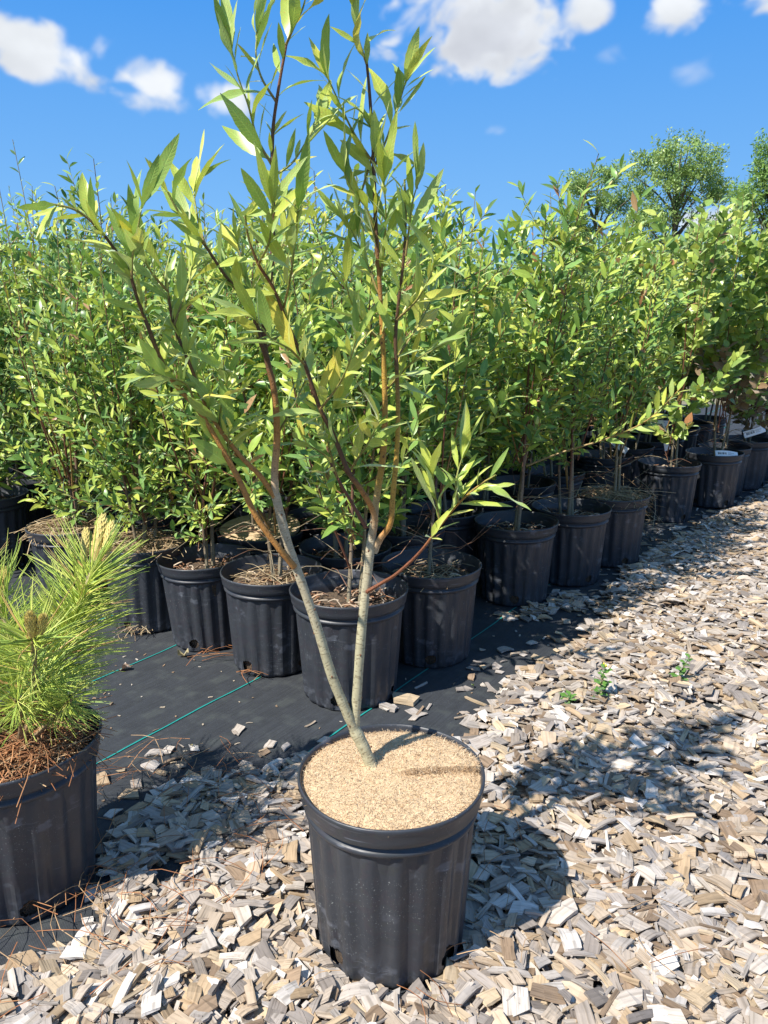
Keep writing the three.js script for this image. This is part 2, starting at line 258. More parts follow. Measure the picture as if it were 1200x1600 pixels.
function soilGeo(level, seed) {
  const P = [0, level + 0.006, 0], UV = [0.5, 0.5], I = [], n = 40, R = [0.03, 0.06, 0.09, 0.115, 0.1335];
  R.forEach((r, j) => { for (let i = 0; i < n; i++) { const a = i / n * Math.PI * 2, x = r * Math.cos(a), z = r * Math.sin(a); P.push(x, level + (j === 4 ? -0.004 : 0.022 * (fbm(x * 30 + 9 + seed, z * 30 + 9, 3, 141) - 0.45)), z); UV.push(0.5 + x * 3, 0.5 + z * 3); } });
  for (let i = 0; i < n; i++) { I.push(0, 1 + (i + 1) % n, 1 + i); for (let j = 0; j < 4; j++) { const a = 1 + j * n + i, b = 1 + j * n + (i + 1) % n; I.push(a, b, a + n, b, b + n, a + n); } }
  const base = P.length / 3; for (const y of [level - 0.004, 0.006]) for (let i = 0; i < n; i++) { const a = i / n * Math.PI * 2, r = y > 0.1 ? 0.1335 : 0.111; P.push(r * Math.cos(a), y, r * Math.sin(a)); UV.push(i / n * 4, y * 5); }
  for (let i = 0; i < n; i++) { const a = base + i, b = base + (i + 1) % n; I.push(a, b, a + n, b, b + n, a + n); }
  const g = new THREE.BufferGeometry(); g.setAttribute('position', new THREE.Float32BufferAttribute(P, 3)); g.setAttribute('uv', new THREE.Float32BufferAttribute(UV, 2)); g.setIndex(I); g.computeVertexNormals(); return g;
}
const soils = [soilGeo(0.248, 1), soilGeo(0.256, 5), soilGeo(0.24, 8)];
function addPot(t, kind, turn, which) {
  const p = part('pot', kind, plastic, t); p.rotation.y = turn;
  const s = part('soil', soils[which % 3], soilMat, t); s.rotation.y = turn * 2; return p;
}
// loose straw or dead needles: thin bent blades joined into one geometry
function strawGeo(n, seed, R, len, th, y0, yr, tones, droop = 0.2) {
  const r = rng(seed), list = [];
  for (let i = 0; i < n; i++) {
    const a = r() * 6.283, q = Math.sqrt(r()) * R, L = len * (0.5 + r()), b = r() * 6.283, c = V(q * Math.cos(a), y0 + r() * yr, q * Math.sin(a)), d = V(Math.cos(b), (r() - 0.4) * droop * 2, Math.sin(b)), s = V(-d.z, 0, d.x).multiplyScalar((r() - 0.5) * L * 0.5);
    const col = tones[Math.floor(r() * tones.length)], k = 0.7 + 0.6 * r(), cc = C(col[0] * k, col[1] * k, col[2] * k);
    list.push(tube([c.clone().addScaledVector(d, -L / 2), c.clone().add(s).add(V(0, L * 0.12, 0)), c.clone().addScaledVector(d, L / 2)], () => th, 4, 3, () => cc));
  }
  return mergeGeometries(list);
}
const strawTones = [[0.42, 0.31, 0.17], [0.34, 0.24, 0.13], [0.5, 0.4, 0.25], [0.26, 0.17, 0.09]], rustTones = [[0.3, 0.12, 0.045], [0.36, 0.17, 0.07], [0.24, 0.1, 0.04], [0.42, 0.27, 0.14]];
const strawThick = strawGeo(330, 31, 0.125, 0.13, 0.0011, 0.262, 0.035, strawTones, 0.3), strawThin = [strawGeo(60, 33, 0.11, 0.09, 0.0009, 0.258, 0.012, strawTones, 0.15), strawGeo(45, 34, 0.11, 0.1, 0.0009, 0.258, 0.014, strawTones, 0.2)];

// wood chips: ragged split pieces, grain along y of the texture
function chipGeo(seed, L, W, T) {
  const r = rng(seed), n = 3, rows = [], P = [], UV = [], bend = (r() - 0.5) * 0.16 * L, tilt0 = (r() - 0.5) * 0.7 * W, tilt1 = (r() - 0.5) * 0.7 * W, tw = (r() - 0.5) * 0.3, wedge = 0.6 + r() * 0.6;
  for (let i = 0; i <= n; i++) {
    const s = i / n, cs = [];
    for (const [qx, qy] of [[-1, -1], [1, -1], [1, 1], [-1, 1]]) {
      const end = i === 0 ? tilt0 * qx - r() * 0.06 * L : i === n ? tilt1 * qx + r() * 0.06 * L : (r() - 0.5) * 0.08 * L, th = T * (qx > 0 ? wedge : 1) * (i === 0 || i === n ? 0.72 + 0.3 * r() : 1);
      const x = qx * W / 2 * (0.86 + 0.26 * r()), y = qy * th / 2 + bend * Math.sin(s * Math.PI) + x * tw * (s - 0.5) + (r() - 0.5) * 0.12 * T;
      cs.push(V(x, y, (s - 0.5) * L + end));
    }
    rows.push(cs);
  }
  const uo = r(), vo = r(), tri = (a, b, c, ua, ub, uc) => { P.push(a.x, a.y, a.z, b.x, b.y, b.z, c.x, c.y, c.z); UV.push(...ua, ...ub, ...uc); };
  const quad = (a, b, c, d, f) => { const q = (p) => f === 2 ? [uo + p.x * 9, vo + p.y * 14] : [uo + (f ? p.y * 2 + p.x * 0.5 : p.x) * 12, vo + p.z * 10]; tri(a, b, c, q(a), q(b), q(c)); tri(a, c, d, q(a), q(c), q(d)); };
  for (let i = 0; i < n; i++) for (let k = 0; k < 4; k++) { const a = rows[i], b = rows[i + 1], m = (k + 1) % 4; quad(a[k], b[k], b[m], a[m], k % 2); }
  quad(rows[0][0], rows[0][1], rows[0][2], rows[0][3], 2); quad(rows[n][3], rows[n][2], rows[n][1], rows[n][0], 2);
  const g = new THREE.BufferGeometry(); g.setAttribute('position', new THREE.Float32BufferAttribute(P, 3)); g.setAttribute('uv', new THREE.Float32BufferAttribute(UV, 2)); g.computeVertexNormals(); return g;
}
const chipGeos = []; { const r = rng(500); for (let i = 0; i < 22; i++) { const thin = i % 3 === 2; chipGeos.push(chipGeo(900 + i, 0.03 + 0.022 * r() + (thin ? 0.012 : 0), thin ? 0.005 + 0.006 * r() : 0.014 + 0.013 * r(), 0.0024 + 0.0032 * r())); } }

// ---------------------------------------------------------------- the wood chip path
const chipEdge = [[-500, 1560], [-60, 1530], [60, 1500], [130, 1455], [150, 1380], [160, 1318], [200, 1285], [245, 1240], [300, 1222], [350, 1212], [440, 1205], [480, 1190], [600, 1185], [735, 1152], [752, 1108], [785, 1078], [816, 1056], [860, 1035], [905, 1002], [940, 965], [945, 930], [975, 890], [1020, 858], [1075, 832], [1120, 806], [1165, 782], [1210, 755], [1290, 715], [1900, 640], [3200, 900], [2600, 2100], [-900, 2100]].map(([x, y]) => { const p = onGround(x, y); return [p.x, p.z]; });
function edgeDistance(x, z) {        // metres inside the chip area (negative outside)
  let inn = false, best = 1e9;
  for (let i = 0, j = chipEdge.length - 1; i < chipEdge.length; j = i++) {
    const [ax, az] = chipEdge[i], [bx, bz] = chipEdge[j];
    if ((az > z) !== (bz > z) && x < (bx - ax) * (z - az) / (bz - az) + ax) inn = !inn;
    const t = clamp(((x - ax) * (bx - ax) + (z - az) * (bz - az)) / ((bx - ax) ** 2 + (bz - az) ** 2)); best = Math.min(best, Math.hypot(x - ax - t * (bx - ax), z - az - t * (bz - az)));
  }
  return inn ? best : -best;
}
const bare = [[1105, 1112, 0.07, 0.05], [1052, 962, 0.07, 0.05], [268, 1368, 0.035, 0.05], [60, 1468, 0.09, 0.035], [1010, 1165, 0.02, 0.02]].map(([x, y, a, b]) => { const p = onGround(x, y); return [p.x, p.z, a, b]; });
function chipDepth(x, z) {          // 0 none ... 1 full cover
  const e = edgeDistance(x, z) + 0.07 * (fbm(x * 9 + 60, z * 9 + 60, 3, 151) - 0.5);
  let d = smooth(-0.02, 0.07, e);
  for (const [bx, bz, a, b] of bare) d *= smooth(0.7, 1.25, Math.hypot((x - bx) / a, (z - bz) / b) + 0.5 * (fbm(x * 30 + 90, z * 30 + 90, 2, 157) - 0.5));
  const D = Math.hypot(x - 0.62, z + 2.72); d = Math.max(d, 0.55 * smooth(0.26, 0.06, D) * smooth(0.4, 0.6, fbm(x * 11 + 30, z * 11 + 30, 2, 158)));
  return Math.max(d, 0.035 * smooth(-0.3, -0.05, e));
}
const potSpots = [];               // filled below: [x, z, radius]
const mainAt = V(0.0124, 0, -1.158), pineAt = V(-0.674, 0, -1.29);
const frontSpots = [   // x, z ahead, size
  ['B', -0.096, 2.07, 1.04], ['C', 0.145, 2.335, 1], ['D', 0.492, 2.855, 1], ['D2', 0.745, 3.075, 1], ['D3', 0.98, 3.315, 1], ['E', 1.482, 4.06, 1], ['E2', 1.845, 4.38, 1], ['E2b', 2.02, 4.66, 0.95], ['E3', 2.23, 4.85, 1], ['E4', 2.51, 5.17, 1],
  ['G', -0.338, 2.275, 1], ['F', -0.572, 2.45, 0.95], ['H', -0.815, 2.6, 0.98], ['J', -1.14, 2.8, 1], ['I', -1.66, 3.24, 1.05]];
potSpots.push([mainAt.x, mainAt.z, 0.122], [pineAt.x, pineAt.z, 0.122]);
for (const s of frontSpots) potSpots.push([s[1], -s[2], 0.125 * s[3]]);
{
  const path = new THREE.Group(); path.name = 'wood_chip_path'; path.userData.kind = 'structure'; scene.add(path);
  const r = rng(2024), list = [];
  const eye = V(0, EYE, 0), X0 = -1.4, X1 = 4.6, Z0 = -6.6, Z1 = -0.45, PER = 8200;
  const total = Math.round((X1 - X0) * (Z1 - Z0) * PER);
  for (let i = 0; i < total; i++) {
    const x = mix(X0, X1, r()), z = mix(Z0, Z1, r()), a = r(), b = r(), c = r(), e = r(), f = r();
    if (x > -z * 0.56 + 0.45 || x < z * 0.56 - 0.5) continue;
    const d = chipDepth(x, z); if (a > d) continue;
    if (potSpots.some(([px, pz, pr]) => Math.hypot(x - px, z - pz) < pr + 0.012)) continue;
    const mound = 0.6 + 0.8 * fbm(x * 5 + 70, z * 5 + 70, 2, 163), low = Math.min(smooth(0.12, 0.24, Math.hypot(x - mainAt.x, z - mainAt.z)), smooth(0.12, 0.22, Math.hypot(x - pineAt.x, z - pineAt.z))), y = fabricHeight(x, z) + 0.004 + Math.pow(b, 1.2) * mix(0.008, 0.03, low) * d * mound;
    const tilt = d > 0.3 ? 0.62 : 0.15;
    const q = new THREE.Quaternion().setFromEuler(new THREE.Euler((c - 0.5) * tilt, e * 6.283, (f - 0.5) * tilt, 'YXZ'));
    const k = (r() < 0.4 ? 0.32 + 0.38 * r() : 0.72 + 0.48 * r()) + (r() < 0.05 ? 0.35 : 0);
    list.push({ p: V(x, y, z), q, k, g: Math.floor(r() * chipGeos.length), c: Math.floor(r() * chipTones.length), v: 0.68 + 0.52 * r(), b });
  }
  for (const c of list) { const d = c.p.distanceTo(eye), v = c.p.clone().sub(eye); const onScreen = Math.abs(v.x) < -v.z * 0.47 && (v.y / -v.z) > -0.98; c.size = (onScreen ? 1 : 0.05) * c.k * (0.35 + c.b) / d; }
  list.sort((a, b) => b.size - a.size);
  const m = new THREE.Matrix4();
  for (const c of list.slice(0, 300)) { const o = part('wood_chip', chipGeos[c.g], chipMats[c.c], path); o.position.copy(c.p); o.quaternion.copy(c.q); o.scale.setScalar(c.k); }
  // the rest: one layer; single chips of varied proportions
  const rest = list.slice(300), groups = chipGeos.slice(0, 1);
  const layer = new THREE.Group(); layer.name = 'chip_layer'; layer.userData.kind = 'stuff'; path.add(layer);
  const by = new Map(); for (const c of rest) { const g = c.g; if (!by.has(g)) by.set(g, []); by.get(g).push(c); }
  let n = 0;
  const restMat = chipMat(C(1, 1, 1));
  for (const [g, cs] of [...by].sort((a, b) => a[0] - b[0])) copies(n++ ? `loose_chips_${String(n - 1).padStart(3, '0')}` : 'loose_chips', chipGeos[g], restMat, cs.map((c) => [new THREE.Matrix4().compose(c.p, c.q, V(c.k * (0.85 + 0.3 * c.v), c.k, c.k * (1.3 - 0.3 * c.v))), chipTones[c.c].clone().multiplyScalar(c.v)]), layer);
  console.log('chips', list.length);
}

// ---------------------------------------------------------------- the willow in the main pot
const willowGreens = [[0.53, 0.64, 0.1], [0.41, 0.56, 0.1], [0.62, 0.7, 0.11], [0.31, 0.47, 0.09], [0.7, 0.72, 0.12], [0.5, 0.64, 0.19], [0.78, 0.7, 0.1]].map((c) => C(...c));
{
  const t = thing('potted_willow', 'tall young willow in black pot topped with tan coir disc, nearest in the middle', 'potted plant', mainAt);
  const pot = part('pot', potFine, plastic, t); pot.rotation.y = 1.5; pot.scale.y = 1.05;
  part('soil', soils[2], soilMat, t);
  // coir disc: one turn of a spiral, its end lying over its beginning along a slit to the right
  const R = 0.1475, SL = THREE.MathUtils.degToRad(6), nA = 150, nR = 26, P = [], UV = [], I = [];
  const top = (a, q) => { const x = q * Math.cos(a), z = q * Math.sin(a), s = a / 6.2832, edge = 0.006 * Math.pow(q / R, 10); return 0.2955 + (0.008 + 0.004 * (fbm(q * 60 + 3, 1, 2, 77) - 0.5)) * (1 - smooth(0, 0.2, s)) * smooth(0.0, 0.03, q) - 0.004 * smooth(0.88, 1, s) * smooth(0.0, 0.03, q) + 0.006 * (fbm(x * 14 + 40, z * 14 + 40, 3, 171) - 0.5) + 0.002 * (fbm(x * 60 + 40, z * 60 + 40, 2, 172) - 0.5) - edge; };
  const lay = (a, q, y) => { const rq = q * (1 + (q > R * 0.9 ? 0.02 * (fbm(a * 5 + 3, 2, 3, 175) - 0.5) : 0)); P.push(rq * Math.cos(a + SL), y, -rq * Math.sin(a + SL) * 1); UV.push(rq * Math.cos(a) * 4, rq * Math.sin(a) * 4); };
  for (let j = 0; j <= nR; j++) for (let i = 0; i <= nA; i++) { const a = i / nA * 6.2832, q = Math.max(0.0004, R * j / nR); lay(a, q, top(a, q)); }
  for (let j = 0; j < nR; j++) for (let i = 0; i < nA; i++) { const a = j * (nA + 1) + i, b = a + nA + 1; I.push(a, b, a + 1, a + 1, b, b + 1); }
  let o = P.length / 3; for (const a of [0, 6.2832]) { for (let j = 0; j <= nR; j++) { const q = Math.max(0.0004, R * j / nR); lay(a, q, top(a, q)); lay(a, q, 0.274); } for (let j = 0; j < nR; j++) { const k = o + j * 2; I.push(k, k + 1, k + 2, k + 1, k + 3, k + 2); } o = P.length / 3; }
  for (let i = 0; i <= nA; i++) { const a = i / nA * 6.2832; lay(a, R, top(a, R)); lay(a, R, 0.27); } for (let i = 0; i < nA; i++) { const k = o + i * 2; I.push(k, k + 2, k + 1, k + 1, k + 2, k + 3); }
  const g = new THREE.BufferGeometry(); g.setAttribute('position', new THREE.Float32BufferAttribute(P, 3)); g.setAttribute('uv', new THREE.Float32BufferAttribute(UV, 2)); g.setIndex(I); g.computeVertexNormals();
  const coirMap = texture(512, 512, (u, v) => { const a = fbm(u * 10, v * 10, 4, 181, 10, 10), b = vnoise(u * 190, v * 190, 183, 190, 190), c = vnoise(u * 160 + 40 * fbm(u * 4, v * 4, 2, 3, 4, 4), v * 40, 186), d = smooth(0.9, 0.96, vnoise(u * 70, v * 70, 188, 70, 70)); const m = 0.62 + 0.34 * b * c + 0.2 * (a - 0.5) - 0.35 * d; return [0.76 * m, 0.555 * m, 0.33 * m]; });
  const coirMat = new THREE.MeshStandardMaterial({ map: coirMap, bumpMap: coirMap, bumpScale: 0.006, roughness: 0.95, side: THREE.DoubleSide });
  const mat = part('coir_disc', g, coirMat, t); mat.scale.y = 1.05;
  { const r = rng(61), fg = tube([V(0, 0, 0), V(0.35, 0.12, 0.05), V(0.7, 0.1, -0.05), V(1, 0, 0.02)], () => 0.03, 4, 3), list = [], tones = [[0.62, 0.46, 0.29], [0.68, 0.53, 0.35], [0.55, 0.39, 0.23], [0.42, 0.27, 0.145]];
    for (let i = 0; i < 13000; i++) {
      const a = r() * 6.2832, rim = i % 9 === 0, slit = i % 11 === 0, q = rim ? R * (0.94 + 0.04 * r()) : slit ? 0.02 + r() * 0.12 : R * Math.sqrt(r()), aa = slit ? (r() < 0.5 ? 6.2832 : 0) + 0.02 * (r() - 0.5) / Math.max(0.1, q * 8) : a, L = 0.004 + 0.006 * r();
      const p = V(q * Math.cos(aa + SL), top(aa, q) - 0.0006 - (slit ? r() * 0.012 : 0), -q * Math.sin(aa + SL)), c = tones[Math.floor(r() * 4)], k = 0.8 + 0.4 * r();
      list.push([new THREE.Matrix4().compose(p, new THREE.Quaternion().setFromEuler(new THREE.Euler((r() - 0.5) * 0.5, r() * 6.283, (r() - 0.25) * 0.8)), V(L, L * (0.5 + r()), L)), C(c[0] * k, c[1] * k, c[2] * k)]);
    }
    copies('fibre', fg, plainVary, list, mat); }
  // stems, traced: pixels of the view at a distance ahead
  const org = mainAt.clone().negate(), L3 = (list, z0, z1) => list.map(([x, y], i) => at(x, y, mix(z0, z1, i / (list.length - 1))).add(org));
  const green = C(0.47, 0.43, 0.27), grey = C(0.52, 0.44, 0.3), orange = C(0.5, 0.23, 0.055), yellow = C(0.54, 0.33, 0.06), red = C(0.22, 0.075, 0.03), brown = C(0.13, 0.062, 0.03), lime = C(0.33, 0.34, 0.08);
  const ramp = (...cs) => (u) => { const k = clamp(u) * (cs.length - 1), i = Math.min(cs.length - 2, Math.floor(k)); return cs[i].clone().lerp(cs[i + 1], k - i); };
  const curves = [];
  function stem(name, list, z0, z1, r0, r1, cs, leaf) {
    const p = L3(list, z0, z1), g2 = tube(p, (u) => mix(r0, r1, r0 > 0.015 ? smooth(0, 0.55, u) : Math.pow(u, 0.85)), Math.max(14, list.length * 6), r0 > 0.003 ? 10 : 6, ramp(...cs), 0.1);
    part(name, g2, bark, t); curves.push({ c: new THREE.CatmullRomCurve3(p, false, 'centripetal'), r0, r1, leaf }); return p;
  }
  stem('trunk', [[587, 1216], [583, 1205], [579, 1194], [567, 1165], [553, 1138]], 1.184, 1.19, 0.0165, 0.0105, [green, green]);
  stem('trunk', [[556, 1144], [545, 1120], [520, 1060], [497, 985], [472, 912], [450, 850], [437, 800], [430, 770]], 1.19, 1.16, 0.0088, 0.0066, [green, green, grey, grey]);
  stem('trunk', [[553, 1140], [556, 1110], [565, 985], [575, 890], [582, 830]], 1.19, 1.2, 0.009, 0.0072, [green, green, grey]);
  stem('branch', [[430, 772], [429, 740], [433, 680], [428, 610], [417, 560], [412, 520], [424, 420], [427, 330], [426, 210], [435, 140], [448, 66]], 1.16, 1.12, 0.0062, 0.0016, [grey, orange, brown, brown, brown, red], { from: 0.5, step: 0.034, tw: 0.05 });
  stem('branch', [[460, 886], [440, 862], [402, 810], [371, 745], [340, 690], [308, 638], [278, 606], [254, 568], [235, 520], [216, 470], [201, 424], [178, 388], [150, 353], [118, 328], [78, 318]], 1.165, 1.03, 0.0052, 0.0013, [orange, orange, orange, orange, brown, brown, brown, lime], { from: 0.5, step: 0.024, tw: 0.1 });
  stem('branch', [[434, 782], [405, 742], [378, 715], [330, 650], [298, 573], [272, 508], [262, 455], [257, 425]], 1.16, 1.1, 0.0046, 0.0013, [orange, orange, orange, brown, brown, lime], { from: 0.36, step: 0.024, tw: 0.12 });
  stem('branch', [[418, 562], [404, 525], [392, 480], [366, 448], [350, 428], [320, 383], [283, 338], [262, 300]], 1.14, 1.09, 0.0038, 0.0013, [brown, brown, brown, lime], { from: 0.12, step: 0.026, tw: 0.12 });
  stem('branch', [[412, 540], [392, 470], [376, 400], [368, 362]], 1.14, 1.2, 0.0026, 0.001, [brown, brown, lime], { from: 0.25, step: 0.03, tw: 0.2 });
  stem('branch', [[579, 848], [586, 812], [579, 790], [562, 762], [545, 738], [522, 682], [500, 638], [476, 568], [450, 508], [427, 450], [404, 413], [388, 370], [383, 335]], 1.2, 1.05, 0.0054, 0.0013, [grey, orange, brown, brown, brown, red, lime], { from: 0.36, step: 0.03, tw: 0.1 });
  stem('branch', [[573, 826], [551, 788], [527, 746], [514, 715], [508, 660], [500, 610]], 1.2, 1.27, 0.0034, 0.001, [red, red, red, lime], { from: 0.5, step: 0.026, tw: 0.2 });
  stem('branch', [[582, 834], [589, 772], [597, 724], [601, 672], [601, 612], [598, 535], [594, 455], [588, 370], [583, 235], [577, 140], [573, 97]], 1.2, 1.17, 0.0062, 0.0018, [grey, yellow, orange, yellow, orange, brown, brown, brown], { from: 0.6, step: 0.04, tw: 0.05 });
  stem('branch', [[585, 862], [594, 842], [609, 820], [614, 772], [620, 706], [622, 650], [620, 582], [618, 525], [622, 480], [631, 400], [634, 335], [632, 280]], 1.2, 1.14, 0.0056, 0.0014, [grey, orange, yellow, yellow, brown, brown, brown, lime], { from: 0.5, step: 0.03, tw: 0.1 });
  stem('branch', [[573, 925], [600, 909], [615, 900], [640, 879], [661, 857], [688, 821], [717, 786], [752, 756], [775, 742]], 1.19, 1.08, 0.0034, 0.0011, [red, red, red, orange, lime], { from: 0.52, step: 0.017, tw: 0.05 });
  // side shoots
  const sh = [
    [[[427, 262], [402, 216], [388, 165], [372, 120], [362, 78]], 1.13, 1.1], [[[432, 160], [408, 120], [400, 85], [402, 50]], 1.125, 1.15], [[[447, 70], [460, 40], [474, 10], [482, -30]], 1.12, 1.1], [[[428, 275], [456, 255], [478, 222], [496, 190]], 1.13, 1.16],
    [[[585, 258], [553, 208], [532, 165], [514, 125]], 1.18, 1.14], [[[584, 264], [606, 212], [622, 166], [634, 128]], 1.18, 1.2], [[[573, 100], [560, 60], [556, 25], [552, 0]], 1.17, 1.15], [[[596, 430], [603, 350], [602, 312], [600, 285]], 1.18, 1.12],
    [[[444, 480], [456, 420], [463, 357], [466, 330]], 1.1, 1.02], [[[634, 400], [640, 350], [646, 310], [652, 290]], 1.14, 1.12], [[[206, 434], [207, 400], [217, 348], [222, 320]], 1.04, 1.02], [[[262, 455], [240, 430], [228, 410], [222, 390]], 1.1, 1.05],
    [[[595, 470], [573, 410], [555, 372], [540, 345]], 1.18, 1.22], [[[620, 500], [650, 470], [668, 440], [676, 420]], 1.15, 1.1], [[[598, 540], [566, 500], [548, 470], [540, 440]], 1.2, 1.13], [[[500, 640], [530, 600], [548, 560], [556, 530]], 1.12, 1.05],
    [[[476, 570], [452, 545], [425, 530], [400, 500]], 1.1, 1.03], [[[340, 690], [345, 640], [352, 610], [356, 590]], 1.15, 1.1], [[[308, 638], [290, 600], [262, 590], [235, 585]], 1.12, 1.05], [[[433, 680], [455, 640], [470, 610], [478, 590]], 1.16, 1.2],
    [[[545, 738], [570, 700], [582, 680], [590, 660]], 1.18, 1.1], [[[320, 383], [310, 345], [305, 318], [303, 300]], 1.1, 1.12], [[[620, 560], [646, 520], [664, 490], [672, 470]], 1.17, 1.22], [[[688, 821], [682, 785], [678, 760], [676, 742]], 1.12, 1.1], [[[717, 786], [712, 760], [716, 735], [722, 716]], 1.1, 1.12],
    [[[404, 413], [420, 380], [424, 345], [426, 318]], 1.07, 1.0], [[[424, 420], [440, 385], [448, 350], [452, 330]], 1.14, 1.2], [[[583, 240], [565, 300], [560, 320], [558, 330]], 1.18, 1.2], [[[371, 745], [360, 715], [357, 690], [360, 672]], 1.16, 1.12], [[[272, 508], [285, 470], [296, 440], [300, 415]], 1.11, 1.16], [[[591, 400], [575, 330], [552, 300], [540, 272]], 1.18, 1.16],
    [[[514, 715], [490, 700], [470, 690], [450, 668]], 1.24, 1.2], [[[527, 746], [512, 690], [505, 660], [520, 640]], 1.22, 1.16], [[[601, 612], [640, 570], [660, 556], [690, 540]], 1.19, 1.16], [[[414, 545], [440, 520], [462, 500], [485, 470]], 1.15, 1.2]];
  for (const [l, a, b] of sh) stem('twig', l, a, b, 0.0019, 0.0008, [C(0.3, 0.2, 0.06), lime, lime], { from: 0.08, step: 0.016, tw: 0, tip: true });
  // leaves
  const geos = [0, 1, 2, 3, 4, 5].map((i) => leafGeo({ w: 0.084 + 0.014 * (i % 3), n: 12, fold: [0.25, 0.45, 0.15, 0.35, 0.6, 0.2][i], curl: [0.1, 0.3, -0.08, 0.42, 0.18, 0.02][i], twist: [0, 0.7, -0.6, 0.4, -0.9, 0.3][i], belly: 0.45, serr: 0.035, stalk: 0.07, wave: [0.2, 0.5, 0.1, 0.4, 0.3, 0.6][i] }));
  const r = rng(4242), leaves = [];
  const put = (p, d, n, L, w, g, c) => leaves.push({ m: basis(p, d, n, L * w, L, L), L, g, c });
  let ph = 0;
  for (const { c, leaf, r0, r1 } of curves) {
    if (!leaf) continue; const len = c.getLength();
    for (let s = leaf.from * len; s < len; s += leaf.step * 0.66 * (0.6 + 0.8 * r())) {
      const u = s / len, p = c.getPointAt(u), d = c.getTangentAt(u); ph += 2.4 + (r() - 0.5) * 0.6;
      let out = perp(d, ph); const open = leaf.tip ? mix(0.95, 0.35, u) : 0.8, dir = d.clone().multiplyScalar(0.9).addScaledVector(out, open * (0.6 + 1.0 * r())).add(V((r() - 0.5) * 0.3, 0.2 - (r() < 0.15 ? 0.5 : 0), (r() - 0.5) * 0.3)).normalize();
      const L = (leaf.tip ? mix(0.074, 0.056, u) : 0.06) * (r() < 0.35 ? 0.45 + 0.3 * r() : 0.75 + 0.6 * r()), nor = d.clone().multiplyScalar(0.5).addScaledVector(out, -0.25).addScaledVector(SUN, 1.1).add(V((r() - 0.5) * 1.5, (r() - 0.5) * 1.5, (r() - 0.5) * 1.5));
      const ci = r() < 0.03 ? 6 : Math.floor(r() * 6);
      put(p.clone().addScaledVector(dir, L * 0.07), dir, nor, L, 0.9 + 0.3 * r(), Math.floor(r() * 6), ci);
      // an axil bud shoot with two or three small leaves
      if (!leaf.tip && r() < leaf.tw * 6) { const n = 2 + Math.floor(r() * 3); for (let k = 0; k < n; k++) { const o2 = perp(dir, r() * 6.28), d2 = dir.clone().addScaledVector(o2, 0.7).normalize(); put(p.clone(), d2, o2.clone().multiplyScalar(-1).add(V(0, 0.4, 0.4)), 0.03 + 0.03 * r(), 1, Math.floor(r() * 6), Math.floor(r() * 6)); } }
    }
    if (leaf.tip) for (let k = 0; k < 3; k++) { const d = c.getTangentAt(1), o2 = perp(d, r() * 6.28 + k * 2), d2 = d.clone().addScaledVector(o2, 0.3 + 0.25 * r()).normalize(); put(c.getPointAt(1), d2, o2.multiplyScalar(-1).add(V(0, 0.2, 0.4)), 0.05 + 0.045 * r(), 0.95, Math.floor(r() * 6), Math.floor(r() * 6)); }
  }
  leaves.sort((a, b) => b.L - a.L);
  console.log('willow leaves', leaves.length);
  for (const l of leaves.slice(0, 300)) { const o2 = part('leaf', geos[l.g], leafMat(willowGreens[l.c]), t); l.m.decompose(o2.position, o2.quaternion, o2.scale); }
  copies('small_leaves', geos[0], leafMat(C(1, 1, 1)), leaves.slice(300).map((l) => [l.m, willowGreens[l.c]]), t);
  // bud scars on the two lower stems
  const bg = new THREE.SphereGeometry(1, 7, 5), bm = new THREE.MeshStandardMaterial({ color: C(0.16, 0.07, 0.03), roughness: 0.7 }), list = [];
  for (const cu of curves.slice(0, 3).concat(curves.slice(9, 11))) { const len = cu.c.getLength(); let a = 0; for (let s = 0.02; s < Math.min(len, 0.55); s += 0.028 + 0.012 * r()) { const p = cu.c.getPointAt(s / len), d = cu.c.getTangentAt(s / len); a += 2.4; const out = perp(d, a), rr = mix(cu.r0, cu.r1, Math.pow(s / len, 0.85)); list.push([basis(p.addScaledVector(out, rr * 0.97), d, out, 0.0017, 0.0022, 0.0013), C(1, 1, 1)]); } }
  copies('bud_scars', bg, bm, list, t);
}

